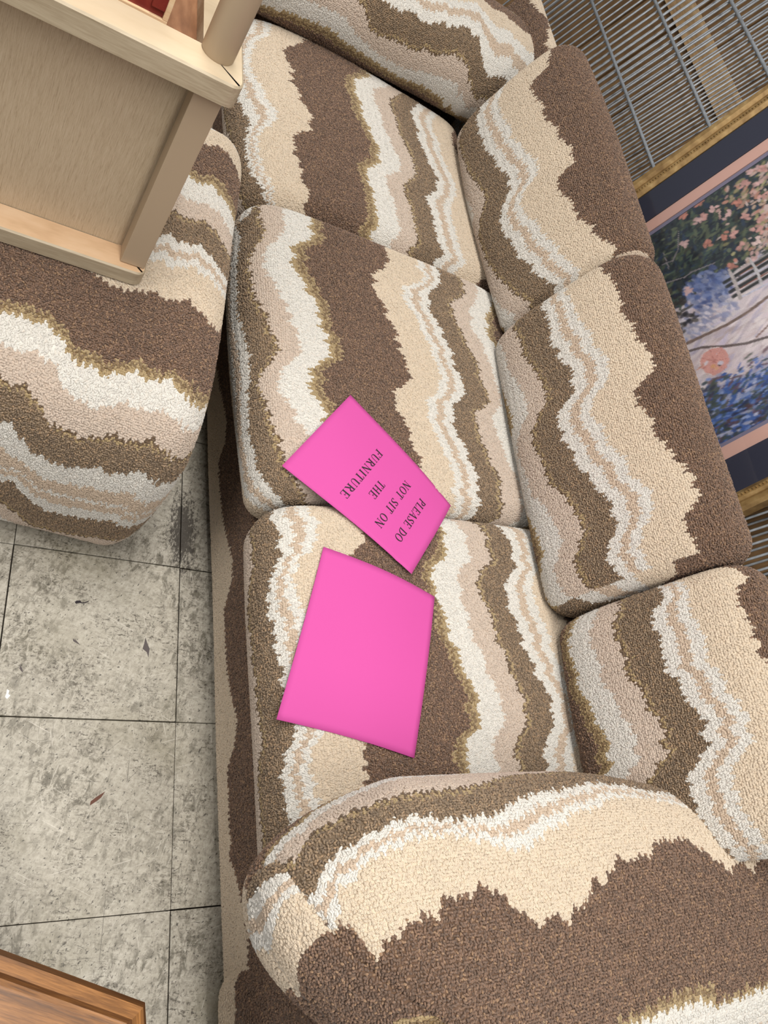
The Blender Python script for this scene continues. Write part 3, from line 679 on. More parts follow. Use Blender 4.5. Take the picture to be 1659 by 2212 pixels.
TRACE['rail'] = [
    (0.28, [(0.1416, 0.0463), (0.2596, 0.0385), (0.3803, 0.0392), (0.5107, 0.0447), (0.6375, 0.0473)]),
    (0.22, [(-0.15, 0.1376), (-0.1073, 0.1498), (-0.0778, 0.1423), (-0.0363, 0.1485), (-0.0268, 0.1387), (-0.0054, 0.1334), (0.0203, 0.1239), (0.0534, 0.1043), (0.0782, 0.0826), (0.1014, 0.0959), (0.1101, 0.0894), (0.1559, 0.0892), (0.2115, 0.0895), (0.2517, 0.1307), (0.2885, 0.1438), (0.3252, 0.1222), (0.3796, 0.1046), (0.4382, 0.0972), (0.5012, 0.0968), (0.5422, 0.1397), (0.5809, 0.1485), (0.6137, 0.1332), (0.6881, 0.1086), (0.756, 0.0989), (0.8236, 0.0995), (0.8432, 0.1371), (0.8924, 0.1505), (0.9577, 0.1302), (1.008, 0.114), (1.086, 0.0981), (1.133, 0.1142), (1.215, 0.1395)]),
]
# TRACE-END


def stair(T):
    """the weave steps sideways every few rows"""
    return 0.0065 * (2 * np.abs((T / 0.0265 + 0.1) % 1.0 - 0.5) - 0.5)


def end_back1(U, T, q):
    # the far cushion's near end shows its side strip: a brown stretch, then a white welt over the top
    q = np.where((T < 1.118) & (U > 0.24) & (U < 0.345), 10.62, q)
    return np.where((T < 1.134) & (U > 0.352) & (U < 0.52), 10.48, q)


def end_back2(U, T, q):
    side = 10 + np.interp(U + 0.2 * (T - 0.44), [0.0, 0.06, 0.10, 0.13, 0.17, 0.22, 0.30, 0.31, 0.6], [0.66, 0.60, 0.565, 0.52, 0.47, 0.42, 0.24, 0.20, 0.10])
    return np.where(T < 0.462, side, q)


ENDS = {'back1': end_back1, 'back2': end_back2}


def qf(key, period=0.42, seed=0, tail=None):
    def f(U, T, P):
        q = stitch(U + stair(T), T, TRACE.get(key, []), period, seed, tail)
        return ENDS[key](U, T, q) if key in ENDS else q
    return f


# ------------------------------------------------------------------ floor of worn square tiles
def tile_mat():
    N = NT('worn_vinyl_tile')
    P = N.world()
    base = N.ramp(N.noise(P, 4.2, 5.0, 0.6), [(0.3, lin(142, 135, 121)), (0.5, lin(168, 161, 146)), (0.7, lin(186, 180, 166))])
    oi = N.n('ShaderNodeObjectInfo').outputs['Random']
    base = N.mix(N.math('MULTIPLY', oi, 0.4), base, lin(150, 146, 138))
    # mottled chips of the tile body, drawn along two directions
    f1 = N.noise(N.rotscale(P, (1, 2.4, 1), 0.25), 60.0, 6.0, 0.72, 0.6)
    f2 = N.noise(N.rotscale(P, (2.4, 1, 1), 0.5), 70.0, 6.0, 0.72, 0.6)
    fine = N.math('MULTIPLY', N.math('ADD', f1, f2), 0.5)
    base = N.mix(0.62, base, N.ramp(fine, [(0.36, lin(110, 104, 90)), (0.5, lin(166, 159, 144)), (0.62, lin(194, 188, 174))]))
    # dirt worn into the tile: streaky patches
    d1 = N.noise(N.rotscale(P, (1.0, 0.55, 1), 0.3), 62.0, 9.0, 0.78, 0.5)
    d2 = N.noise(P, 7.0, 5.0, 0.65)
    mask = N.math('MULTIPLY', N.ramp(d1, [(0.49, (0, 0, 0)), (0.57, (1, 1, 1))]), N.ramp(d2, [(0.40, (0, 0, 0)), (0.60, (1, 1, 1))]))
    c = N.mix(N.math('MULTIPLY', mask, 0.75), base, lin(74, 68, 52))
    d3 = N.noise(P, 5.0, 3.0)
    c = N.mix(N.math('MULTIPLY', N.ramp(d3, [(0.52, (0, 0, 0)), (0.72, (1, 1, 1))]), 0.35), c, lin(112, 104, 76))
    spk = N.noise(N.rotscale(P, (1.9, 1, 1), 0.8), 120.0, 5.0, 0.65)
    c = N.mix(N.ramp(spk, [(0.60, (0, 0, 0)), (0.64, (0.85, 0.85, 0.85))]), c, lin(52, 46, 38))
    patch = N.ramp(N.noise(P, 11.0, 4.0, 0.6), [(0.46, (0, 0, 0)), (0.60, (1, 1, 1))])
    sp2 = N.noise(N.rotscale(P, (1.0, 2.6, 1), 0.15), 85.0, 7.0, 0.75, 0.3)
    c = N.mix(N.math('MULTIPLY', N.ramp(sp2, [(0.545, (0, 0, 0)), (0.58, (0.8, 0.8, 0.8))]), patch), c, lin(66, 59, 46))
    sp3 = N.noise(N.rotscale(P, (2.8, 1.0, 1), 0.1), 85.0, 7.0, 0.75, 0.3)
    c = N.mix(N.math('MULTIPLY', N.ramp(sp3, [(0.56, (0, 0, 0)), (0.60, (0.7, 0.7, 0.7))]), patch), c, lin(70, 60, 50))
    # scratches: long thin lines at several angles, fading in and out
    for k, (ang, sc, lo, light) in enumerate(((0.5, 1.0, 0.66, True), (1.35, 1.2, 0.665, True), (2.4, 0.9, 0.67, False), (0.05, 1.1, 0.66, False), (1.9, 1.3, 0.665, True), (2.9, 1.0, 0.67, True), (1.6, 0.8, 0.67, False))):
        v = N.rotscale(P, (9 * sc, 330 * sc, 1), ang, (k * 3.1, k * 1.7, 0))
        sn = N.noise(v, 1.0, 1.0, 0.5, 0.25)
        c = N.mix(N.ramp(sn, [(lo + 0.06, (0, 0, 0)), (lo + 0.10, (0.5, 0.5, 0.5))]), c, lin(206, 199, 186) if light else lin(70, 64, 56))
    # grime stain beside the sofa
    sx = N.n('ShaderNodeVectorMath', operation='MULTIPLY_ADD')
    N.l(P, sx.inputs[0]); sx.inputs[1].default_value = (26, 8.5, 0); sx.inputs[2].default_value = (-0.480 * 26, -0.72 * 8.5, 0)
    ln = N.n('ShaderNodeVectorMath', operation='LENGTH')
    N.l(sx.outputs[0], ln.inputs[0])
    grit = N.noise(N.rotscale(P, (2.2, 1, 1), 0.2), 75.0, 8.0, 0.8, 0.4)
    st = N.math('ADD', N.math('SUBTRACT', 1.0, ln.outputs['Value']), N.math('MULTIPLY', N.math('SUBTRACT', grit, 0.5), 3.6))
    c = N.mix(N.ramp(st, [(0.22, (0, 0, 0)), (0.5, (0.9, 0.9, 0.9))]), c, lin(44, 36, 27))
    N.set(Base_Color=c, Roughness=N.ramp(fine, [(0.3, (0.42, 0.42, 0.42)), (0.7, (0.62, 0.62, 0.62))]))
    N.l(N.bump(N.math('ADD', fine, N.math('MULTIPLY', mask, -0.7)), 0.2, 0.002), N.b.inputs['Normal'])
    return N.m


TH = 0.3048
GX, GY = 0.1712, 0.6370
M_SUB = plain('dark_joint_grime', lin(52, 44, 36), 0.9)
floor = link('floor', mesh('floor', [(-6, -6, -0.012), (2.6, -6, -0.012), (2.6, 8, -0.012), (-6, 8, -0.012)], [[0, 1, 2, 3]]), M_SUB)
tag(floor, 'worn greyish beige square tile floor', None, kind='structure')
M_TILE = tile_mat()
g = 0.0008
tv, tf = box_data(g, TH - g, g, TH - g, -0.012, 0.0, 0.0012)
tile_me = mesh('tile', tv, tf)
tile_me.materials.append(M_TILE)
for i in range(-6, 6):
    for j in range(-5, 8):
        jit = ((i * 7 + j * 13) % 5 - 2) * 0.0002
        o = link('tile', tile_me, None, floor, (GX + i * TH + jit, GY + j * TH - jit, ((i * 5 + j * 3) % 3) * -0.0004))
# the farther floor, where single tiles are out of sight
far = []
for (x0, x1, y0, y1) in ((-6, GX - 6 * TH, -6, 8), (GX + 6 * TH, 2.6, -6, 8), (GX - 6 * TH, GX + 6 * TH, -6, GY - 5 * TH), (GX - 6 * TH, GX + 6 * TH, GY + 8 * TH, 8)):
    far.append(([(x0, y0, -0.0005), (x1, y0, -0.0005), (x1, y1, -0.0005), (x0, y1, -0.0005)], [[0, 1, 2, 3]]))
fo = link('tile_expanse', mesh('tile_expanse', *merge(far)), M_TILE, floor)
tag(fo, kind='stuff')


M_GOUGE = {'dark': plain('dark_gouge', lin(36, 28, 32), 0.8), 'grey': plain('grey_gouge', lin(84, 76, 74), 0.8),
           'brown': plain('brown_gouge', lin(92, 58, 44), 0.8), 'white': plain('white_paint_fleck', lin(214, 214, 212), 0.6)}
for tone, pts in (
        ('dark', [(0.2828, 0.5406), (0.2861, 0.5437), (0.2921, 0.5445), (0.2948, 0.5413), (0.2997, 0.5419), (0.3079, 0.5464), (0.3057, 0.5434), (0.2986, 0.5396), (0.2913, 0.5398), (0.2854, 0.5375)]),
        ('grey', [(0.4135, 0.486), (0.4177, 0.4743), (0.4222, 0.4653), (0.4206, 0.4486), (0.4174, 0.4582), (0.4093, 0.4641), (0.4119, 0.4751)]),
        ('grey', [(0.2055, 0.4168), (0.2087, 0.4128), (0.2111, 0.4053), (0.207, 0.409), (0.2044, 0.4129)]),
        ('white', [(0.1898, 0.3761), (0.1938, 0.374), (0.1928, 0.3682), (0.1962, 0.366), (0.1917, 0.3596), (0.1881, 0.3633), (0.1895, 0.3692)]),
        ('grey', [(0.2855, 0.4713), (0.2911, 0.4692), (0.2983, 0.4617), (0.2915, 0.4647), (0.2865, 0.4675)]),
        ('brown', [(0.3588, 0.2138), (0.3524, 0.2039), (0.3452, 0.1983), (0.3356, 0.192), (0.3365, 0.1985), (0.3447, 0.2049)])):
    n = len(pts)
    V = [(x, y, 0.0006) for x, y in pts] + [(x, y, -0.001) for x, y in pts]
    Fc = [list(range(n)), [n + i for i in range(n)][::-1]] + [[i, n + i, n + (i + 1) % n, (i + 1) % n] for i in range(n)]
    link('gouge', mesh('gouge', V, Fc), M_GOUGE[tone], floor)


def wall_mat():
    N = NT('painted_wall')
    P = N.world()
    N.set(Base_Color=N.ramp(N.noise(P, 2.0, 4.0), [(0.3, lin(150, 145, 135)), (0.7, lin(168, 163, 152))]), Roughness=0.8)
    return N.m


wall = box('wall_back', (2.6, 2.7, -6, 8, -0.012, 3.2), wall_mat())
tag(wall, 'plain greyish wall behind the wire racks', None, kind='structure')

# ------------------------------------------------------------------ sofa
TS = math.radians(2.0)
RS = Matrix.Rotation(TS, 4, 'Z')


def sofa_empty(name, base):
    return empty(name, RS @ Vector(base), TS)


def shift(me, base):
    me.transform(Matrix.Translation(-Vector(base)))
    PILES[me.name].transform(Matrix.Translation(-Vector(base)))
    return me


sofa_base = (0.86, 0.9, 0.0)
sofa = sofa_empty('sofa', sofa_base)
tag(sofa, 'three-seat sofa in brown, beige and white flame-stitch fabric with padded arms', 'sofa')


def sofa_part(name, me):
    o = link(name, shift(me, sofa_base), None, sofa)
    grow(o)
    return o


# base body with the striped front rail
rail_ctrl = [(0.60, 0.03), (0.553, 0.03), (0.551, 0.03), (0.547, 0.10), (0.545, 0.18), (0.545, 0.235), (0.56, 0.24), (0.75, 0.24), (1.0, 0.24),
             (1.18, 0.24), (1.20, 0.23), (1.20, 0.13), (1.20, 0.03), (1.18, 0.03), (0.9, 0.03)]
sofa_part('front_rail', loaf('front_rail', rail_ctrl, -0.30, 2.16, 'y', 0.012, 11, (lambda U, T, P: np.maximum(np.minimum(stitch(U, T, TRACE['rail'], 0.9, 1), 10.36), 10.04)), step=0.008, wob=0.0015))
# arms: a soft roll that overhangs the seat, on a narrower padded wall
ARM = [(-0.04, 0.385), (0.06, 0.39), (0.115, 0.44), (0.125, 0.53), (0.09, 0.60), (0.0, 0.632), (-0.12, 0.630), (-0.22, 0.60), (-0.275, 0.52), (-0.26, 0.42), (-0.17, 0.385)]


def arm_q(key, keycap, t_seam, sgn):
    def f(U, T, P):
        q = stitch(U + stair(T), T, TRACE.get(key, []), 0.42, 2)
        if keycap in TRACE:
            # the front panel is its own piece of cloth
            qc = stitch(P[..., 1] * sgn, P[..., 2], TRACE[keycap], 0.40, 4)
            q = np.where(T < seam_t(U), qc, q)
        return q
    return f


ARM_SEAM = 0.44


def seam_t(U):
    return 0.400 + 0.36 * (np.clip(U, 0.22, 0.55) - 0.331)


def seam_groove(U, T):
    return -0.004 * np.exp(-((T - seam_t(U)) / 0.004) ** 2)


def arm_base(yc, name):
    c = [(yc - 0.085, 0.03), (yc - 0.085, 0.22), (yc - 0.085, 0.40), (yc, 0.44), (yc + 0.085, 0.40), (yc + 0.085, 0.22), (yc + 0.085, 0.03), (yc, 0.03)]
    return loaf(name, c, 0.535, 1.33, 'x', 0.03, 31, (lambda U, T, P: np.where((P[..., 2] < 0.118) & (P[..., 0] < 0.62), 10.30, 10.10)), step=0.008, n_sec=120, wob=0.002)


def arm_taper(sg, yc):
    def f(P):
        P = P.copy()
        k = np.clip((P[..., 0] - 0.86) / 0.42, 0, 1) ** 1.6
        inner = np.clip((P[..., 1] - yc) * sg / 0.12, 0, 1)
        P[..., 1] -= sg * 0.085 * k * inner
        # the front end droops and rounds off
        fr = np.clip((0.62 - P[..., 0]) / 0.22, 0, 1) ** 2
        d = (P[..., 1] - yc) * sg - 0.05
        P[..., 0] += np.where(d > 0, 9.0, 4.6) * d * d * np.clip((0.80 - P[..., 0]) / 0.34, 0, 1)
        P[..., 2] -= 0.02 * fr * np.clip((P[..., 2] - 0.5) / 0.1, 0, 1)
        return P
    return f


near_arm = sofa_part('armrest', loaf('armrest', ARM, 0.400, 1.36, 'x', 0.10, 21,  arm_q('near_arm', 'near_cap', ARM_SEAM, 1), step=0.0042, n_sec=260, post=seam_groove, wob=0.003, crown=arm_taper(1, -0.04)))
FAR_ARM = [(1.962 - y, z) for y, z in ARM]
far_arm = sofa_part('armrest', loaf('armrest', FAR_ARM, 0.400, 1.36, 'x', 0.10, 22, arm_q('far_arm', 'far_cap', ARM_SEAM, 1), post=seam_groove, wob=0.003))
sofa_part('arm_wall', arm_base(-0.165, 'arm_wall'))
sofa_part('arm_wall', arm_base(2.09, 'arm_wall'))
back_ctrl = [(1.215, 0.03), (1.225, 0.3), (1.245, 0.55), (1.265, 0.655), (1.30, 0.685), (1.335, 0.65), (1.345, 0.4), (1.335, 0.03)]
sofa_part('back_panel', loaf('back_panel', back_ctrl, -0.27, 2.20, 'y', 0.02, 24, qf('back_panel', 0.42, 3), step=0.006, n_sec=160))
M_FOOT = plain('dark_glide', lin(40, 30, 24), 0.5)
for fx, fy in ((0.60, -0.17), (0.60, 2.06), (1.29, -0.17), (1.29, 2.08)):
    v, f = cyl_data((fx - sofa_base[0], fy - sofa_base[1], 0.0), (fx - sofa_base[0], fy - sofa_base[1], 0.034), 0.022, 0.026, 14)
    link('foot', mesh('foot', v, f), M_FOOT, sofa)

# seat cushions
SEAT = [(0.80, 0.243), (0.575, 0.243), (0.535, 0.25), (0.508, 0.28), (0.502, 0.335), (0.516, 0.382), (0.56, 0.404), (0.66, 0.410), (0.80, 0.410),
        (0.98, 0.409), (1.14, 0.404), (1.185, 0.37), (1.19, 0.29), (1.17, 0.25), (1.0, 0.243)]


def seat_crown(y0, y1, sh0, sh1, amp=0.012):
    yc, hy = (y0 + y1) / 2, (y1 - y0) / 2
    def f(P):
        k = np.clip(1 - ((P[..., 1] - yc) / hy) ** 2, 0, 1) ** 0.7
        kx = np.clip(1 - ((P[..., 0] - 0.78) / 0.32) ** 2, 0, 1)
        top = np.clip((P[..., 2] - 0.33) / 0.08, 0, 1)
        P = P.copy()
        P[..., 2] += amp * k * kx * top
        # front swells a little in the middle
        fr = np.clip((0.56 - P[..., 0]) / 0.06, 0, 1)
        P[..., 0] -= 0.010 * k * fr
        v = np.clip((P[..., 1] - y0) / (y1 - y0), 0, 1)
        P[..., 1] += (sh0 * (1 - v) + sh1 * v) * (P[..., 0] - 0.50)
        return P
    return f


seat_labels = ['far striped seat cushion next to the far armrest', 'middle striped seat cushion with the lettered pink sheet on it',
               'near striped seat cushion under the blank pink sheet']
SH = ((-0.02, 0.0), (0.06, -0.02), (0.0, 0.06))
for i, (y0, y1) in enumerate(((1.286, 1.90), (0.592, 1.279), (-0.055, 0.586))):
    base = (0.78, (y0 + y1) / 2, 0.243)
    me = loaf('seat_cushion', SEAT, y0, y1, 'y', 0.045, 41 + i, qf('seat%d' % (i + 1), 0.42, i), crown=seat_crown(y0, y1, *SH[i]))
    o = link('seat_cushion', shift(me, base), None, None, RS @ Vector(base), TS)
    grow(o)
    tag(o, seat_labels[i], 'cushion', 'seat cushions of the striped sofa')

# back cushions
BACK = [(1.16, 0.405), (1.120, 0.408), (1.103, 0.44), (1.103, 0.50), (1.122, 0.60), (1.143, 0.68), (1.165, 0.738), (1.20, 0.765), (1.245, 0.762), (1.28, 0.73),
        (1.285, 0.67), (1.25, 0.60), (1.225, 0.50), (1.215, 0.41)]


def back_crown(y0, y1):
    yc, hy = (y0 + y1) / 2, (y1 - y0) / 2
    def f(P):
        k = np.clip(1 - ((P[..., 1] - yc) / hy) ** 2, 0, 1) ** 0.6
        P = P.copy()
        fr = np.clip((1.17 - P[..., 0]) / 0.06, 0, 1)
        P[..., 0] -= 0.014 * k * fr
        P[..., 2] += 0.004 * k * np.clip((P[..., 2] - 0.6) / 0.15, 0, 1)
        return P
    return f


BDX, BROT = (-0.045, -0.062, -0.05), (math.radians(0.8), math.radians(-0.6), math.radians(-1.0))
back_labels = ['far striped back cushion beside the far armrest', 'middle striped back cushion in front of the framed painting',
               'near striped back cushion behind the near armrest']
for i, (y0, y1) in enumerate(((1.125, 1.83), (0.452, 1.117), (0.015, 0.444))):
    base = (1.17, (y0 + y1) / 2, 0.395)
    me = loaf('back_cushion', BACK, y0, y1, 'y', 0.038, 51 + i, qf('back%d' % (i + 1), 0.42, i + 3, 1.6), crown=back_crown(y0, y1))
    o = link('back_cushion', shift(me, base), None, None, Vector(base) + Vector((BDX[i], 0, 0)), BROT[i])
    grow(o)
    tag(o, back_labels[i], 'cushion', 'back cushions of the striped sofa')

# ------------------------------------------------------------------ ottoman
TO = math.radians(-7.0)
OT0 = Vector((0.327, 0.612, 0.0))
ott = empty('ottoman', OT0, TO)
tag(ott, 'low striped ottoman in matching fabric standing before the sofa under the pale table', 'ottoman')
OTT = [(0.40, 0.035), (0.06, 0.035), (0.018, 0.05), (0.008, 0.12), (0.0, 0.20), (0.003, 0.29), (0.022, 0.37), (0.075, 0.43), (0.17, 0.452), (0.40, 0.456),
       (0.65, 0.452), (0.77, 0.43), (0.825, 0.37), (0.84, 0.28), (0.835, 0.12), (0.82, 0.05), (0.78, 0.035)]
grow(link('upholstered_body', loaf('upholstered_body', OTT, -0.78, 0.03, 'x', 0.06, 61, qf('ottoman', 0.45, 2), step=0.005, n_sec=260), None, ott))
for fx, fy in ((-0.7, 0.08), (-0.06, 0.08), (-0.7, 0.76), (-0.06, 0.76)):
    v, f = cyl_data((fx, fy, 0.0), (fx, fy, 0.038), 0.02, 0.024, 14)
    link('foot', mesh('foot', v, f), M_FOOT, ott)


# ------------------------------------------------------------------ wood materials
def wood(name, c_dark, c_mid, c_light, axis=0, ring=26.0, stretch=14.0, rough=0.5, bump=0.1, mottle=0.25):
    N = NT(name)
    P = N.obj()
    sc = [stretch] * 3
    sc[axis] = 1.0
    v = N.mapping(P, tuple(sc))
    n1 = N.noise(v, ring * 0.25, 5.0, 0.6, 0.6)
    n2 = N.noise(v, ring * 1.3, 3.0, 0.6)
    g_ = N.math('MULTIPLY_ADD', n2, 0.45, N.math('MULTIPLY', n1, 0.6))
    c = N.ramp(g_, [(0.36, c_dark), (0.5, c_mid), (0.66, c_light)])
    m = N.noise(P, 9.0, 3.0)
    c = N.mix(N.math('MULTIPLY', m, mottle), c, c_mid)
    N.set(Base_Color=c, Roughness=rough)
    N.l(N.bump(g_, bump, 0.001), N.b.inputs['Normal'])
    return N.m


PALE = (lin(150, 134, 108), lin(172, 156, 130), lin(190, 176, 150))
RAW = (lin(168, 146, 114), lin(190, 171, 142), lin(202, 186, 160))
M_PALE_X = wood('pale_laminate_along', *PALE, axis=0, mottle=0.5)
M_PALE_Z = wood('pale_laminate_upright', lin(156, 136, 110), lin(184, 164, 136), lin(198, 180, 154), axis=2, ring=120, stretch=26, rough=0.45, mottle=0.15)
M_POST = plain('pale_beige_paint', lin(172, 152, 126), 0.5)
M_RAW = wood('raw_pale_timber', *RAW, axis=0, ring=8, stretch=3, rough=0.7, mottle=0.6)
M_RAWP = wood('raw_pinkish_timber', lin(176, 140, 104), lin(204, 170, 134), lin(218, 190, 158), axis=0, ring=10, stretch=3, rough=0.65, mottle=0.5)
M_SHELF = wood('brown_veneer', lin(102, 68, 46), lin(132, 92, 64), lin(160, 118, 86), axis=1, ring=18, stretch=4, rough=0.32)
M_HOLE = plain('dark_gap', lin(52, 36, 26), 0.9)

# ------------------------------------------------------------------ pale side table standing upside down on the ottoman
TZ = 0.462
tb = Vector((0.0, 0.885, TZ))
table = empty('side_table', tb)
tag(table, 'pale wooden side table turned upside down, resting on the striped ottoman', 'table')
TX1, TX0 = 0.250, -0.36            # outer right and left (local x)
TY1 = 0.46                         # depth


def mitred_bar(name, p, q, width, z0, z1, inward, mat, matt, parent, rc=0.016):
    """horizontal frame bar from outer corner p to outer corner q, mitred at both ends, outer corners rounded"""
    p, q, inw = Vector(p), Vector(q), Vector(inward)
    d = (q - p).normalized()
    g_ = 0.00015                                   # the mitre shows as a hairline
    plan = [p + (d + inw) * width + d * g_]
    cp = p + (d + inw) * rc
    for i in range(5):
        t = math.radians(45 * i / 4)
        plan.append(cp - d * rc * math.cos(math.radians(45) + t) - inw * rc * math.sin(math.radians(45) + t) + d * g_)
    cq = q + (-d + inw) * rc
    for i in range(5):
        t = math.radians(45 * i / 4)
        plan.append(cq + d * rc * math.cos(math.radians(90) - t) - inw * rc * math.sin(math.radians(90) - t) - d * g_)
    plan.append(q + (-d + inw) * width - d * g_)
    n = len(plan)
    c = 0.0025
    cen = (p + q) / 2 + inw * width / 2
    V = [(v.x, v.y, z0) for v in plan] + [(v.x, v.y, z1 - c) for v in plan]
    for v in plan:
        w_ = v + inw * (c if (v - p).dot(inw) < width * 0.5 else 0)
        V.append((w_.x, w_.y, z1))
    Fc = [list(range(n))[::-1], [2 * n + i for i in range(n)]]
    for r in (0, n):
        for i in range(n):
            j = (i + 1) % n
            Fc.append([r + i, r + j, r + n + j, r + n + i])
    me = mesh(name, V, Fc)
    me.materials.append(mat)
    me.materials.append(matt)
    import bmesh
    bm = bmesh.new(); bm.from_mesh(me); bmesh.ops.recalc_face_normals(bm, faces=bm.faces[:]); bm.to_mesh(me); bm.free()
    for pl in me.polygons:
        pl.material_index = 1 if pl.normal.z > 0.9 else 0
    return link(name, me, None, parent)


def frame_ring(name, x0, x1, y0, y1, width, z0, z1, matt, cut=0.022):
    root = []
    # rounded outer corners are cut by small corner blocks drawn into the bars
    a, b, c_, d_ = (x0, y0, 0), (x1, y0, 0), (x1, y1, 0), (x0, y1, 0)
    for p, q, inw in ((a, b, (0, 1, 0)), (b, c_, (-1, 0, 0)), (c_, d_, (0, -1, 0)), (d_, a, (1, 0, 0))):
        root.append(mitred_bar(name, p, q, width, z0, z1, inw, M_PALE_X if inw[0] == 0 else M_PALE_X, matt, table))
    return root


# lower frame (the table top's rim), upper frame, recessed panels between, corner posts
frame_ring('lower_rail', TX0, TX1 - 0.008, 0.0, TY1, 0.045, 0.0, 0.026, M_RAWP)
ZU = 0.345
frame_ring('upper_rail', TX0, TX1, -0.004, TY1, 0.052, ZU, ZU + 0.030, M_RAW)
box('front_panel', (TX0 + 0.03, TX1 - 0.030, 0.046, 0.058, 0.016, ZU), M_PALE_Z, table)
box('rear_panel', (TX0 + 0.03, TX1 - 0.03, TY1 - 0.062, TY1 - 0.050, 0.016, ZU), M_PALE_Z, table)
box('side_panel', (TX1 - 0.045, TX1 - 0.033, 0.06, TY1 - 0.064, 0.016, ZU), M_PALE_Z, table)
box('side_panel', (TX0 + 0.030, TX0 + 0.042, 0.06, TY1 - 0.064, 0.016, ZU), M_PALE_Z, table)
for px in (TX1 - 0.048, TX0 + 0.010):
    for py in (0.012, TY1 - 0.046):
        box('corner_post', (px, px + 0.036, py, py + 0.032, 0.027, ZU), M_POST, table, 0.0015)
box('shelf_board', (TX0 + 0.04, TX1 - 0.046, 0.045, TY1 - 0.045, ZU - 0.006, ZU + 0.006), M_SHELF, table)
box('top_board', (TX0 + 0.045, TX1 - 0.05, 0.045, TY1 - 0.045, 0.002, 0.014), M_PALE_X, table)


def leg(x, y):
    n = 28
    prof = [(0.0195, 0.0), (0.0205, 0.003), (0.0205, 0.30), (0.018, 0.306), (0.0, 0.306)]
    V, Fc = [], []
    for r, z in prof:
        for i in range(n):
            t = 2 * math.pi * i / n
            V.append((x + r * math.cos(t), y + r * math.sin(t), ZU + 0.030 + z))
    for k in range(len(prof) - 1):
        for i in range(n):
            j = (i + 1) % n
            Fc.append([k * n + i, k * n + j, (k + 1) * n + j, (k + 1) * n + i])
    link('leg', mesh('leg', V, Fc, True), M_POST, table)


for lx in (TX1 - 0.034, TX0 + 0.034):
    for ly in (0.044, TY1 - 0.044):
        leg(lx, ly)

# ------------------------------------------------------------------ red tray lying on the upturned table
M_TRAYW = wood('tray_edge_wood', lin(214, 176, 132), lin(232, 200, 158), lin(242, 216, 178), axis=0, rough=0.5)


def red_mat():
    N = NT('worn_dark_red_stain')
    P = N.obj()
    c = N.ramp(N.noise(P, 22.0, 5.0, 0.65), [(0.3, lin(96, 30, 28)), (0.55, lin(128, 46, 40)), (0.75, lin(158, 74, 58))])
    N.set(Base_Color=c, Roughness=0.35)
    return N.m


M_RED = red_mat()
tray_base = Vector((0.036, 0.966, TZ + ZU + 0.0066))
tray = empty('red_drawer', tray_base, math.radians(1.0))
tag(tray, 'dark red wooden drawer with pale edges standing on end on the upturned table', 'drawer')
DW, DH, DD, dt = 0.123, 0.30, 0.075, 0.0065          # half width, height, depth, board thickness
box('bottom_board', (-DW, DW, 0.0, DD, 0.0, dt), M_TRAYW, tray, 0.0008)
box('top_board', (-DW, DW, 0.0, DD, DH - dt, DH), M_TRAYW, tray, 0.0008)
box('side_board', (DW - dt, DW, 0.0, DD, dt, DH - dt), M_TRAYW, tray, 0.0008)
box('side_board', (-DW, -DW + dt, 0.0, DD, dt, DH - dt), M_TRAYW, tray, 0.0008)
box('red_panel', (-DW + dt, DW - dt, 0.004, 0.010, dt, DH - dt), M_RED, tray)
box('corner_block', (DW - dt - 0.016, DW - dt, -0.001, 0.004, dt + 0.010, dt + 0.035), M_RED, tray, 0.001)

# ------------------------------------------------------------------ oak end table under the photographer
OAKC = (lin(72, 44, 15), lin(112, 71, 28), lin(150, 101, 50))
M_OAK = wood('oak_veneer', *OAKC, axis=0, ring=30, stretch=16, rough=0.38, mottle=0.15, bump=0.15)
M_OAKD = wood('oak_edge', lin(58, 33, 10), lin(84, 50, 18), lin(110, 70, 30), axis=0, ring=30, stretch=16, rough=0.4, mottle=0.15)
ZO = 0.50
oc = Vector((0.284, -0.062, 0.0))
bis = Vector((-0.806, -0.592, 0.0))
RO = 0.33
ocen = oc + bis * RO
oak = empty('oak_end_table', (ocen.x, ocen.y, 0))
tag(oak, 'six-sided oak end table with moulded top, its corner in the foreground', 'table')
ang0 = math.atan2(-bis.y, -bis.x)
prof = [(0.000, -0.045, 1), (0.000, -0.012, 1), (0.005, -0.002, 1), (0.017, 0.000, 0), (0.021, -0.004, 1), (0.026, -0.006, 0), (0.066, -0.004, 0),
        (0.070, -0.010, 1), (0.075, -0.010, 1), (0.079, -0.001, 0), (0.100, 0.000, 0), (0.106, -0.003, 1), (0.125, -0.003, 0)]
for k in range(6):
    a0, a1 = ang0 + k * math.pi / 3, ang0 + (k + 1) * math.pi / 3
    V, Fc, mi = [], [], []
    for ins, dz, m in prof:
        r = RO - ins / math.cos(math.pi / 6)
        V += [(r * math.cos(a0), r * math.sin(a0), ZO + dz), (r * math.cos(a1), r * math.sin(a1), ZO + dz)]
    # rotate so the local x runs along the edge for the grain
    am = (a0 + a1) / 2
    Rk = Matrix.Rotation(am + math.pi / 2, 3, 'Z')
    Vi = [Rk.inverted() @ Vector(v) for v in V]
    for i in range(len(prof) - 1):
        Fc.append([2 * i, 2 * i + 1, 2 * i + 3, 2 * i + 2])
        mi.append(prof[i + 1][2])
    me = mesh('edge_moulding', Vi, Fc)
    me.materials.append(M_OAK); me.materials.append(M_OAKD)
    me.polygons.foreach_set('material_index', mi)
    link('edge_moulding', me, None, oak, rz=am + math.pi / 2)
rin = RO - 0.125 / math.cos(math.pi / 6)
V = [(rin * math.cos(ang0 + k * math.pi / 3), rin * math.sin(ang0 + k * math.pi / 3), ZO - 0.003) for k in range(6)]
link('top_panel', mesh('top_panel', V, [list(range(6))]), M_OAK, oak)
rb_ = RO - 0.05
V = []
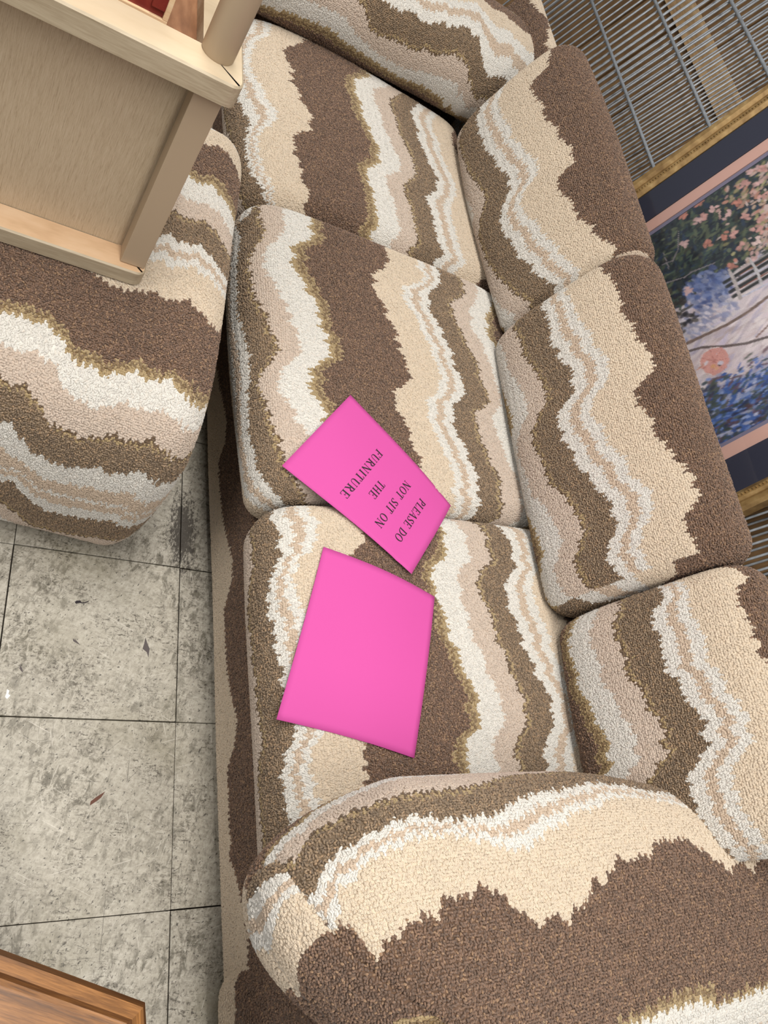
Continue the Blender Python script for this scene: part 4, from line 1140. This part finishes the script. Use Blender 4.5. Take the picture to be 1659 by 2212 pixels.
for z in (0.0, ZO - 0.04):
    V += [(rb_ * math.cos(ang0 + k * math.pi / 3), rb_ * math.sin(ang0 + k * math.pi / 3), z) for k in range(6)]
for k in range(6):
    j = (k + 1) % 6
    link('side_panel', mesh('side_panel', [V[k], V[j], V[6 + j], V[6 + k]], [[0, 1, 2, 3]]), M_OAKD, oak)
V = []
for z, rr in ((ZO - 0.046, RO), (ZO - 0.046, rb_ - 0.01)):
    V += [(rr * math.cos(ang0 + k * math.pi / 3), rr * math.sin(ang0 + k * math.pi / 3), z) for k in range(6)]
link('top_underside', mesh('top_underside', V, [[k, 6 + k, 6 + (k + 1) % 6, (k + 1) % 6] for k in range(6)]), M_OAKD, oak)


# ------------------------------------------------------------------ pink sheets
def pink_mat():
    N = NT('bright_pink_paper')
    P = N.obj()
    c = N.mix(N.math('MULTIPLY', N.noise(P, 14.0, 3.0), 0.18), lin(190, 74, 144), lin(184, 69, 138))
    N.set(Base_Color=c, Roughness=0.75)
    N.b.inputs['Specular IOR Level'].default_value = 0.25
    return N.m


M_PINK = pink_mat()


def sheet(corners, bow, label, name='paper_sheet', n=24, crease=None):
    """corners: top-left, top-right, bottom-right, bottom-left seen by the reader"""
    A, B, C_, D_ = [Vector(c) for c in corners]
    base = (A + B + C_ + D_) / 4

    def at(u, v, lift=0.0):
        p = (A * (1 - u) + B * u) * (1 - v) + (D_ * (1 - u) + C_ * u) * v
        z = bow[0] * math.sin(math.pi * u) + bow[1] * math.sin(math.pi * v) + bow[2] * math.sin(2 * math.pi * (u + v))
        if crease is not None:
            z += -0.0012 * math.exp(-((v - crease) / 0.008) ** 2)
        return p - base + Vector((0, 0, z + lift))

    m = n + 1
    top = [at(i / n, j / n) for j in range(m) for i in range(m)]
    bot = [p - Vector((0, 0, 0.0003)) for p in top]
    V = top + bot
    Fc = []
    for j in range(n):
        for i in range(n):
            k = j * m + i
            Fc.append([k, k + m, k + m + 1, k + 1])
            k2 = k + m * m
            Fc.append([k2, k2 + 1, k2 + m + 1, k2 + m])
    rim = [i for i in range(m)] + [j * m + n for j in range(1, m)] + [n * m + i for i in range(n - 1, -1, -1)] + [j * m for j in range(n - 1, 0, -1)]
    for a, b in zip(rim, rim[1:] + rim[:1]):
        Fc.append([a, b, b + m * m, a + m * m])
    o = link(name, mesh(name, V, Fc, True), M_PINK, None, base)
    tag(o, label, 'paper sheet', 'pink sheets of paper on the sofa')
    return o, at


# corner positions on the cushions
sheet2, _ = sheet([(0.5667, 0.5178, 0.4135), (0.7708, 0.4546, 0.4235), (0.6918, 0.1894, 0.4235), (0.4881, 0.2481, 0.3850)], (0.0105, 0.004, 0.0),
                  'blank bright pink paper sheet on the near seat cushion')
sheet1, at1 = sheet([(0.8506, 0.6530, 0.4085), (0.7244, 0.4876, 0.4280), (0.5049, 0.6605, 0.4010), (0.6389, 0.8314, 0.4225)], (0.004, 0.005, 0.0008),
                    'bright pink paper sheet with black lettering across two seat cushions', crease=0.13)

# lettering: thick-and-thin serif capitals on a unit-high box, drawn as strokes (polyline, width start..end)
TK, TN, SR = 0.15, 0.055, 0.05


def arc(cx, cy, rx, ry, a0, a1, n=14, wv=TK, wh=TN):
    pts = []
    for i in range(n + 1):
        a = math.radians(a0 + (a1 - a0) * i / n)
        wdt = wh + (wv - wh) * abs(math.cos(a)) ** 1.3
        pts.append((cx + rx * math.cos(a), cy + ry * math.sin(a), wdt))
    return pts


def vst(x, w_=TK):
    return [[(x, 0, w_), (x, 1, w_)]]


def serif(x, y, half=0.14):
    return [[(x - half, y, SR), (x + half, y, SR)]]


def stem(x, w_=TK, half=0.15):
    return vst(x, w_) + serif(x, SR / 2, half) + serif(x, 1 - SR / 2, half)


def hb(x0, x1, y, w_=TN):
    return [[(x0, y, w_), (x1, y, w_)]]


def tick(x, y0, y1, w_=TN):
    return [[(x, y0, w_ * 1.3), (x, y1, w_ * 0.8)]]


GL = {
    'P': (0.66, stem(0.18) + [arc(0.24, 0.72, 0.32, 0.25, 90, -90)] + hb(0.15, 0.26, 0.97) + hb(0.15, 0.26, 0.47)),
    'L': (0.66, stem(0.18) + hb(0.15, 0.62, SR / 2) + tick(0.62, 0.0, 0.25)),
    'E': (0.68, stem(0.18) + hb(0.15, 0.62, SR / 2) + hb(0.15, 0.60, 1 - SR / 2) + hb(0.15, 0.46, 0.52) + tick(0.63, 0.0, 0.24) + tick(0.61, 0.78, 1.0) + tick(0.46, 0.42, 0.62)),
    'A': (0.84, [[(0.10, 0, TN), (0.42, 1, TN)], [(0.40, 1, TK), (0.72, 0, TK)]] + hb(0.20, 0.62, 0.34) + serif(0.10, SR / 2, 0.1) + serif(0.72, SR / 2, 0.13)),
    'S': (0.60, [[(0.50, 0.80, 0.06), (0.42, 0.93, 0.06), (0.30, 0.97, 0.06), (0.17, 0.92, 0.10), (0.12, 0.78, 0.14), (0.17, 0.65, 0.15), (0.30, 0.54, 0.16), (0.43, 0.43, 0.16),
                   (0.50, 0.29, 0.15), (0.47, 0.13, 0.11), (0.33, 0.03, 0.06), (0.19, 0.06, 0.06), (0.09, 0.20, 0.06)]] + tick(0.51, 0.74, 1.0) + tick(0.09, 0.0, 0.28)),
    'D': (0.80, stem(0.18) + [arc(0.28, 0.5, 0.42, 0.475, 90, -90, 18)] + hb(0.15, 0.30, 0.975) + hb(0.15, 0.30, 0.025)),
    'O': (0.82, [arc(0.41, 0.5, 0.32, 0.475, 0, 360, 32)]),
    'N': (0.86, [[(0.16, 0, TN), (0.16, 1, TN)], [(0.70, 0, TN), (0.70, 1, TN)], [(0.15, 1, TK), (0.70, 0, TK)]] + serif(0.16, SR / 2, 0.12) + serif(0.70, 1 - SR / 2, 0.12) + serif(0.10, 1 - SR / 2, 0.1)),
    'T': (0.70, vst(0.35) + serif(0.35, SR / 2, 0.15) + hb(0.05, 0.65, 1 - SR / 2) + tick(0.06, 0.76, 1.0) + tick(0.64, 0.76, 1.0)),
    'I': (0.38, stem(0.19)),
    'H': (0.86, stem(0.18) + stem(0.68) + hb(0.18, 0.68, 0.52)),
    'F': (0.64, stem(0.18) + hb(0.15, 0.60, 1 - SR / 2) + hb(0.15, 0.46, 0.52) + tick(0.61, 0.76, 1.0) + tick(0.46, 0.42, 0.62)),
    'U': (0.80, [[(0.18, 1, TK), (0.18, 0.32, TK), (0.21, 0.16, 0.12), (0.30, 0.05, 0.08), (0.41, 0.025, 0.06), (0.53, 0.06, 0.055), (0.61, 0.17, TN), (0.64, 0.34, TN), (0.64, 1, TN)]]
          + serif(0.18, 1 - SR / 2, 0.15) + serif(0.64, 1 - SR / 2, 0.12)),
    'R': (0.78, stem(0.18) + [arc(0.24, 0.74, 0.30, 0.23, 90, -90)] + hb(0.15, 0.26, 0.97) + hb(0.15, 0.30, 0.51) + [[(0.34, 0.52, TK), (0.66, 0.0, TK * 0.9)]] + serif(0.68, SR / 2, 0.1)),
}


def lettering(lines, at, mat, parent, pw=0.2159, ph=0.2794):
    V, Fc = [], []
    for text, cu, v_top, hgt, k in lines:
        W = sum((GL[c][0] if c != ' ' else 0.42) for c in text) + 0.10 * (len(text) - 1)
        x = -W / 2
        for c in text:
            if c == ' ':
                x += 0.52
                continue
            wd, strokes = GL[c]
            for st in strokes:
                L = len(st)
                b0 = len(V)
                for i in range(L):
                    p0, p1 = st[max(0, i - 1)], st[min(L - 1, i + 1)]
                    dx, dy = p1[0] - p0[0], p1[1] - p0[1]
                    dl = math.hypot(dx, dy) or 1
                    nx, ny = -dy / dl, dx / dl
                    for sg in (-0.5, 0.5):
                        gx = x + st[i][0] + nx * st[i][2] * sg
                        gy = st[i][1] + ny * st[i][2] * sg
                        u = cu + gx * hgt * k / pw
                        v = v_top + (1 - gy) * hgt / ph
                        V.append(at(u, v, 0.0005))
                for i in range(L - 1):
                    a = b0 + 2 * i
                    Fc.append([a, a + 1, a + 3, a + 2])
            x += wd + 0.10
    o = link('lettering', mesh('lettering', V, Fc), mat, parent)
    o['label'] = 'black serif capitals reading PLEASE DO NOT SIT ON THE FURNITURE'
    return o


M_INK = plain('black_print', lin(26, 10, 20), 0.7)
lettering([('PLEASE DO', 0.552, 0.160, 0.0158, 1.10), ('NOT SIT ON', 0.560, 0.310, 0.0158, 1.12), ('THE', 0.578, 0.447, 0.0158, 1.12), ('FURNITURE', 0.548, 0.582, 0.0158, 1.20)], at1, M_INK, sheet1)

# ------------------------------------------------------------------ leaning things behind the sofa
LEAN = math.atan2(0.327, 0.945)


def lean_empty(name, x_at_06, y, roll=0.0, z_foot=0.0):
    """frame whose local x runs along the sofa (+y), local y runs up the lean, local z looks back to the room"""
    d = Vector((math.sin(LEAN), 0, math.cos(LEAN)))
    nrm = Vector((-math.cos(LEAN), 0, math.sin(LEAN)))
    foot = Vector((x_at_06, y, 0.6)) - d * ((0.6 - z_foot) / d.z)
    Mx = Matrix(((0, d.x, nrm.x, foot.x), (-1, d.y, nrm.y, foot.y), (0, d.z, nrm.z, foot.z), (0, 0, 0, 1)))
    o = empty(name)
    o.matrix_world = Mx @ Matrix.Rotation(roll, 4, 'Z')
    return o


def steel_mat():
    N = NT('galvanised_wire')
    P = N.obj()
    N.set(Base_Color=N.ramp(N.noise(P, 60.0, 3.0), [(0.3, lin(138, 142, 146)), (0.7, lin(166, 170, 174))]), Metallic=0.25, Roughness=0.5)
    return N.m


M_STEEL = steel_mat()


def wire_shelf(x_at, label, y0, y1, rods, length=1.25, sp=0.0316, phase=0.0):
    root = lean_empty('wire_shelf', x_at, 0.0)
    tag(root, label, 'wire shelf', 'wire shelves leaning behind the sofa')
    v, f = cyl_data((0, 0.004, 0), (0, length, 0), 0.0031, n=6)
    wm = mesh('wire', v, f, True); wm.materials.append(M_STEEL)
    k = int((y1 - y0) / sp)
    for i in range(k + 1):
        link('wire', wm, None, root, (-(y0 + phase + i * sp), 0, 0))
    v, f = cyl_data((-(y0 - 0.01), 0, 0), (-(y1 + 0.01), 0, 0), 0.0050, n=8)
    rm = mesh('cross_rod', v, f, True); rm.materials.append(M_STEEL)
    for h in rods:
        link('cross_rod', rm, None, root, (0, h, 0.0080))
    return root


def hgt(z):                                       # lean height of a world height
    return z / math.cos(LEAN)


wire_shelf(1.648, 'front wire shelf leaning behind the sofa, touching the framed painting', 0.05, 3.0, [0.05, 0.163, 0.327, 0.485, 0.645, 0.815, 0.991, 1.166])
wire_shelf(1.697, 'rear wire shelf leaning against the wooden boards', 0.04, 3.0, [0.02, 0.22, 1.22], phase=0.012)

# wooden boards behind
M_BRD = wood('weathered_brown_board', lin(84, 60, 34), lin(118, 88, 54), lin(146, 114, 74), axis=1, ring=20, stretch=9, rough=0.8, mottle=0.2)
M_TAN = wood('tan_batten', lin(150, 116, 76), lin(186, 150, 106), lin(206, 174, 130), axis=0, ring=14, stretch=7, rough=0.75, mottle=0.3)
pal = lean_empty('wooden_pallet', 1.834, 0.0)
tag(pal, 'weathered wooden pallet of brown boards leaning behind the wire shelves', 'pallet')
wb = 0.20
for i in range(16):
    y0 = 0.0 + i * (wb + 0.012)
    box('board', (-(y0 + wb), -y0, 0.0, 1.3, -0.018, 0.0), M_BRD, pal, 0.002, (0, ((i * 7) % 5) * 0.004, ((i * 3) % 4) * 0.001))
for hh_ in (0.10, 0.779):
    box('batten', (-3.3, -0.0, hh_, hh_ + 0.078, 0.004, 0.024), M_TAN, pal, 0.002)

# ------------------------------------------------------------------ framed painting on its side
PW, PH_ = 1.25, 0.964           # along the lean (picture width), along the sofa (picture height)
paint = lean_empty('framed_painting', 1.445, 1.045, roll=math.radians(8.0))
tag(paint, 'gold-framed garden painting with navy and pink mats standing on its side', 'painting')


def gold_mat():
    N = NT('aged_gold_leaf')
    P = N.obj()
    c = N.ramp(N.noise(P, 40.0, 4.0), [(0.3, lin(120, 92, 54)), (0.6, lin(158, 128, 82)), (0.8, lin(184, 158, 110))])
    N.set(Base_Color=c, Roughness=0.38, Metallic=0.45)
    return N.m


M_GOLD = gold_mat()
M_NAVY = plain('navy_mat_board', lin(48, 50, 68), 0.8)
M_PMAT = plain('pink_mat_board', lin(212, 172, 158), 0.8)
M_GREYB = plain('grey_bevel', lin(128, 124, 146), 0.8)
x0, x1, y0, y1 = -PH_ / 2, PH_ / 2, 0.195, PW
fp = [(0.0, -0.020), (0.0, 0.010), (0.007, 0.018), (0.017, 0.016), (0.024, 0.008), (0.031, 0.011), (0.041, 0.009), (0.049, 0.001), (0.049, -0.020)]
cor = [(x0, y0), (x1, y0), (x1, y1), (x0, y1)]
for k in range(4):
    p, q = Vector((*cor[k], 0)), Vector((*cor[(k + 1) % 4], 0))
    d = (q - p).normalized()
    inw = Vector((-d.y, d.x, 0))
    V = []
    for ins, z in fp:
        a = p + (d + inw) * ins
        b = q + (-d + inw) * ins
        V += [(a.x, a.y, z), (b.x, b.y, z)]
    n = len(fp)
    Fc = [[2 * i, 2 * ((i + 1) % n), 2 * ((i + 1) % n) + 1, 2 * i + 1] for i in range(n)]
    fr = link('frame_bar', mesh('frame_bar', V, Fc), M_GOLD, paint)
    # beaded course along the bar
    L = (q - p).length - 0.07
    nb_ = int(L / 0.0075)
    bv, bf = [], []
    for i in range(nb_):
        c_ = p + d * (0.035 + (i + 0.5) * L / nb_) + inw * 0.036
        v, f = cyl_data((c_.x, c_.y, 0.008), (c_.x, c_.y, 0.0128), 0.0032, 0.0018, 6)
        bf += [[j + len(bv) for j in fc] for fc in f]
        bv += list(v)
    bo = link('bead_course', mesh('bead_course', bv, bf), M_GOLD, fr)
    tag(bo, kind='stuff')


def mat_ring(name, ins0, ins1, z, zt, mat):
    V = []
    for ins, zz in ((ins0, z), (ins1, z), (ins1, zt)):
        V += [(x0 + ins, y0 + ins, zz), (x1 - ins, y0 + ins, zz), (x1 - ins, y1 - ins, zz), (x0 + ins, y1 - ins, zz)]
    Fc = []
    for r in range(2):
        for i in range(4):
            j = (i + 1) % 4
            Fc.append([4 * r + i, 4 * r + j, 4 * r + 4 + j, 4 * r + 4 + i])
    return link(name, mesh(name, V, Fc), mat, paint)


mat_ring('navy_mat', 0.044, 0.130, -0.003, -0.006, M_NAVY)
mat_ring('pink_mat', 0.128, 0.162, -0.006, -0.009, M_PMAT)
mat_ring('grey_mat', 0.160, 0.172, -0.009, -0.011, M_GREYB)


def picture():
    """the printed garden scene, laid down dab by dab on a fine grid of the picture plane"""
    r = np.random.default_rng(11)
    hx, ya, yb, st = 0.3125, 0.363, 1.082, 0.0026
    xs = np.arange(-hx, hx + st, st)
    ys = np.arange(ya, yb + st, st)
    XX, YY = np.meshgrid(xs, ys, indexing='ij')
    can = np.zeros(XX.shape + (3,))
    L = lambda *c: np.array(lin(*c)[:3])

    def dab(x, y, l, w_, a, col, op=0.9):
        R = max(l, w_) * 1.3
        i0, i1 = np.searchsorted(xs, (x - R, x + R))
        j0, j1 = np.searchsorted(ys, (y - R, y + R))
        if i0 >= i1 or j0 >= j1: return
        dx, dy = XX[i0:i1, j0:j1] - x, YY[i0:i1, j0:j1] - y
        u = (dx * math.sin(a) + dy * math.cos(a)) / l
        v = (dx * math.cos(a) - dy * math.sin(a)) / w_
        m = np.clip(1.6 * (1 - (u * u + v * v)), 0, 1)[..., None] * op
        can[i0:i1, j0:j1] = can[i0:i1, j0:j1] * (1 - m) + np.asarray(col) * m

    def line(pts, w0, w1, col, op=0.9, jit=0.12):
        for (x0_, y0_), (x1_, y1_) in zip(pts, pts[1:]):
            n_ = max(2, int(math.hypot(x1_ - x0_, y1_ - y0_) / 0.004))
            a = math.atan2(x1_ - x0_, y1_ - y0_)
            for k in range(n_):
                f = k / n_
                dab(x0_ + (x1_ - x0_) * f, y0_ + (y1_ - y0_) * f, 0.006, w0 + (w1 - w0) * f, a, np.asarray(col) * r.uniform(1 - jit * 2, 1 + jit), op)

    # grounds: foliage above, pale ground in the middle, blue flowers below (x grows downward in the picture)
    edge1 = -0.075 + 0.02 * np.sin(YY * 40) + 0.012 * np.sin(YY * 95)
    edge2 = 0.165 + 0.18 * (YY - 0.70) + 0.012 * np.sin(YY * 70)
    can[:] = L(52, 62, 66)
    can[XX > edge1] = L(220, 208, 210)
    can[XX > edge2] = L(72, 104, 168)
    def many(n_, xr, yr, cols, l, w_, ang, da=0.6, op=0.85, keep=None):
        for _ in range(n_):
            x, y = r.uniform(*xr), r.uniform(*yr)
            if keep is not None and not keep(x, y): continue
            c_ = L(*cols[r.integers(len(cols))]) * r.uniform(0.75, 1.2)
            dab(x, y, r.uniform(*l), r.uniform(*w_), ang + r.uniform(-da, da), c_, op)

    fol = [(44, 54, 60), (60, 76, 72), (78, 96, 84), (38, 44, 62), (88, 98, 78), (50, 66, 88), (106, 116, 92), (30, 36, 46), (70, 70, 64)]
    many(2600, (-0.32, -0.06), (ya, yb), fol, (0.006, 0.016), (0.003, 0.006), -0.5, 0.9)
    warm = [(206, 168, 160), (222, 190, 178), (196, 170, 150), (182, 176, 130), (226, 206, 200), (204, 150, 130), (150, 146, 104)]
    many(520, (-0.30, -0.07), (0.84, yb), warm, (0.005, 0.012), (0.003, 0.006), -0.5, 0.9, 0.8, lambda x, y: (y - 0.93) * 1.2 + (x + 0.24) * 0.3 + r.normal() * 0.05 > -0.02)
    pale = [(226, 214, 216), (214, 200, 206), (196, 188, 208), (232, 222, 220), (204, 186, 186)]
    many(1500, (-0.07, 0.20), (ya, yb), pale, (0.010, 0.026), (0.003, 0.007), -0.25, 0.4, 0.7, lambda x, y: x < 0.165 + 0.18 * (y - 0.70) + 0.02)
    bl = [(66, 98, 170), (92, 122, 186), (120, 146, 200), (54, 76, 132), (150, 166, 206), (60, 84, 92), (88, 96, 84), (190, 192, 214), (112, 84, 92)]
    many(2400, (0.13, 0.32), (ya, yb), bl, (0.006, 0.015), (0.0025, 0.005), -0.15, 0.6, 0.85, lambda x, y: x > 0.16 + 0.18 * (y - 0.70) + r.normal() * 0.012)
    many(420, (0.24, 0.32), (ya, yb), [(48, 58, 66), (58, 70, 60), (92, 66, 70), (40, 50, 84)], (0.006, 0.014), (0.003, 0.005), -0.1, 0.5)
    many(220, (0.15, 0.24), (ya, 0.68), [(70, 82, 72), (92, 96, 92), (56, 62, 84)], (0.006, 0.012), (0.003, 0.006), -0.2, 0.6)
    # blue shade in the middle, dark bushes at the left
    many(460, (-0.125, -0.01), (0.70, 0.825), [(92, 112, 164), (124, 138, 180), (78, 92, 138), (154, 162, 192)], (0.006, 0.013), (0.004, 0.007), 1.2, 0.6, 0.75, lambda x, y: ((x + 0.07) / 0.05) ** 2 + ((y - 0.765) / 0.055) ** 2 + r.normal() * 0.25 < 1)
    many(160, (-0.03, 0.03), (0.66, 0.80), [(168, 172, 198), (222, 214, 220), (146, 150, 180)], (0.006, 0.014), (0.003, 0.006), 1.0, 0.6, 0.7)
    many(360, (-0.13, 0.0), (ya, 0.712), [(48, 46, 48), (64, 60, 56), (40, 44, 60), (84, 78, 66)], (0.006, 0.013), (0.004, 0.007), 0.3, 1.2)
    # blossoms
    for (x, y) in ((-0.3094, 0.8493), (-0.2666, 0.8649), (-0.2638, 0.8422), (-0.228, 0.8835), (-0.1929, 0.9146), (-0.2455, 0.9163), (-0.226, 0.7734), (-0.1849, 0.8158), (-0.1731, 0.8503),
                   (-0.167, 0.8722), (-0.1251, 0.8713), (-0.29, 0.9961), (-0.2984, 0.9797), (-0.2782, 0.9499), (-0.2545, 0.9715), (-0.2108, 0.9671), (-0.1581, 0.9365), (-0.108, 0.9013),
                   (-0.091, 0.8315), (-0.0751, 0.88), (-0.0968, 0.7238), (-0.3018, 0.8019), (-0.264, 0.8228), (-0.14, 0.92), (-0.18, 0.955), (-0.12, 0.945)):
        c0 = L(*[(214, 164, 156), (222, 184, 180), (204, 140, 124), (226, 200, 194)][r.integers(4)])
        for k in range(7):
            dab(x + r.normal() * 0.005, y + r.normal() * 0.005, 0.0075, 0.0045, r.uniform(0, 3), c0 * r.uniform(0.75, 1.2), 0.9)
    # fence, trunks, twigs, fallen branches
    for x in (-0.060, -0.046, -0.028, -0.012): line([(x, 0.80), (x + 0.006, yb)], 0.006, 0.007, L(46, 48, 48))
    line([(-0.0395, 0.824), (-0.0366, 0.862), (-0.030, 0.93), (-0.022, yb)], 0.0028, 0.0028, L(206, 206, 218))
    line([(-0.0216, 0.823), (-0.0193, 0.887), (-0.008, yb)], 0.002, 0.002, L(150, 92, 74))
    line([(-0.055, 0.84), (-0.052, 0.90), (-0.040, yb)], 0.002, 0.002, L(150, 104, 80))
    line([(0.001, 0.812), (0.0059, 0.856), (0.014, 0.93), (0.022, yb)], 0.003, 0.003, L(206, 206, 222))
    line([(-0.082, 0.8215), (-0.0393, 0.818), (0.0065, 0.809)], 0.0035, 0.0055, L(200, 190, 186))
    line([(-0.078, 0.870), (-0.0349, 0.867), (0.0037, 0.860)], 0.0028, 0.0042, L(208, 204, 206))
    tw = L(150, 142, 146)
    line([(-0.2087, 0.7082), (-0.202, 0.7322), (-0.2245, 0.7552), (-0.2737, 0.7775)], 0.0022, 0.001, tw, 0.8)
    line([(-0.1536, 0.6938), (-0.1376, 0.7351), (-0.1394, 0.7531), (-0.1236, 0.8094)], 0.0026, 0.0012, tw, 0.8)
    line([(-0.19, 0.715), (-0.24, 0.722)], 0.0018, 0.001, tw, 0.8)
    br = L(128, 108, 98)
    line([(0.030, 0.95), (0.0376, 0.8605), (0.0454, 0.8125), (0.0465, 0.76), (0.032, 0.6564), (0.025, 0.60)], 0.0045, 0.0055, br)
    line([(0.150, 0.90), (0.1311, 0.8164), (0.1161, 0.7704), (0.0931, 0.7295), (0.0646, 0.6893), (0.052, 0.6527), (0.045, 0.60)], 0.004, 0.0045, L(112, 100, 98))
    line([(0.09, 0.86), (0.104, 0.829), (0.1157, 0.7934)], 0.0026, 0.003, L(150, 124, 116))
    # open pink parasol with a small reclining figure under it
    C0 = (0.114, 0.697)
    for k in range(500):
        a, q_ = r.uniform(0, 6.283), r.uniform(0, 1) ** 0.5
        dab(C0[0] + 0.034 * q_ * math.cos(a), C0[1] + 0.030 * q_ * math.sin(a), 0.005, 0.003, a, L(222, 164, 154) * r.uniform(0.9, 1.06), 0.7)
    for k in range(7):
        a = 0.3 + k * 6.283 / 7
        line([C0, (C0[0] + 0.036 * math.cos(a), C0[1] + 0.032 * math.sin(a))], 0.0008, 0.0008, L(196, 132, 124), 0.6)
    for k in range(6):
        a = 2.4 + k * 0.55
        line([(C0[0] + 0.036 * math.cos(a), C0[1] + 0.032 * math.sin(a)), (C0[0] + 0.036 * math.cos(a + 0.55), C0[1] + 0.032 * math.sin(a + 0.55))], 0.0014, 0.0014, L(238, 228, 226), 0.8)
    dab(0.1273, 0.706, 0.008, 0.0065, 0.4, L(214, 214, 228)); dab(0.131, 0.702, 0.004, 0.002, 0.4, L(52, 48, 60))
    dab(0.1245, 0.690, 0.007, 0.006, 0.2, L(222, 170, 120)); dab(0.134, 0.694, 0.006, 0.005, 0.2, L(226, 178, 142))
    dab(0.108, 0.680, 0.008, 0.0045, -0.5, L(228, 224, 230)); line([(0.108, 0.672), (0.112, 0.655)], 0.0025, 0.002, L(206, 158, 140))
    m, n = XX.shape
    V = np.stack([XX, YY, np.full_like(XX, -0.0115)], -1).reshape(-1, 3)
    idx = np.arange(m * n).reshape(m, n)
    F4 = np.stack([idx[:-1, :-1], idx[1:, :-1], idx[1:, 1:], idx[:-1, 1:]], -1).reshape(-1, 4)
    me = quads_mesh('picture', V, F4, False)
    ca = me.color_attributes.new('print', 'FLOAT_COLOR', 'POINT')
    ca.data.foreach_set('color', np.concatenate([np.clip(can, 0, 1), np.ones((m, n, 1))], -1).astype(np.float32).ravel())
    N = NT('printed_garden_scene')
    at = N.n('ShaderNodeVertexColor', layer_name='print')
    nz = N.noise(N.obj(), 420.0, 3.0)
    N.set(Base_Color=N.mix(0.25, at.outputs[0], N.mix(1.0, at.outputs[0], N.ramp(nz, [(0.3, (0.4, 0.4, 0.4)), (0.7, (1, 1, 1))]), 'MULTIPLY')), Roughness=0.7)
    me.materials.append(N.m)
    return link('picture', me, None, paint)


picture()


def glass_mat():
    N = NT('picture_glass')
    tr = N.n('ShaderNodeBsdfTransparent')
    gl = N.n('ShaderNodeBsdfGlossy')
    gl.inputs['Roughness'].default_value = 0.03
    fr_ = N.n('ShaderNodeFresnel')
    fr_.inputs['IOR'].default_value = 1.45
    mx = N.n('ShaderNodeMixShader')
    N.l(fr_.outputs[0], mx.inputs[0]); N.l(tr.outputs[0], mx.inputs[1]); N.l(gl.outputs[0], mx.inputs[2])
    N.l(mx.outputs[0], N.out.inputs[0])
    return N.m


gi = 0.046
link('glass_pane', mesh('glass_pane', [(x0 + gi, y0 + gi, -0.0008), (x1 - gi, y0 + gi, -0.0008), (x1 - gi, y1 - gi, -0.0008), (x0 + gi, y1 - gi, -0.0008)], [[0, 1, 2, 3]]), glass_mat(), paint)
box('backing_board', (x0 + 0.01, x1 - 0.01, y0 + 0.01, y1 - 0.01, -0.019, -0.0135), plain('brown_backing', lin(120, 92, 62), 0.9), paint)

# the framed painting is set a little further back, its low corner on the floor
KP = 1.09
foot_ = paint.matrix_world.translation.copy()
eye_ = Vector((0, 0, 1.3786))
bvec = Vector((0, 0.1333, 0))
newloc = eye_ + (foot_ - eye_) * KP + paint.matrix_world.to_3x3() @ bvec
TP = Matrix.Translation(-bvec) @ Matrix.Scale(KP, 4)
for ch in paint.children_recursive:
    ch.data.transform(TP)
paint.location = newloc
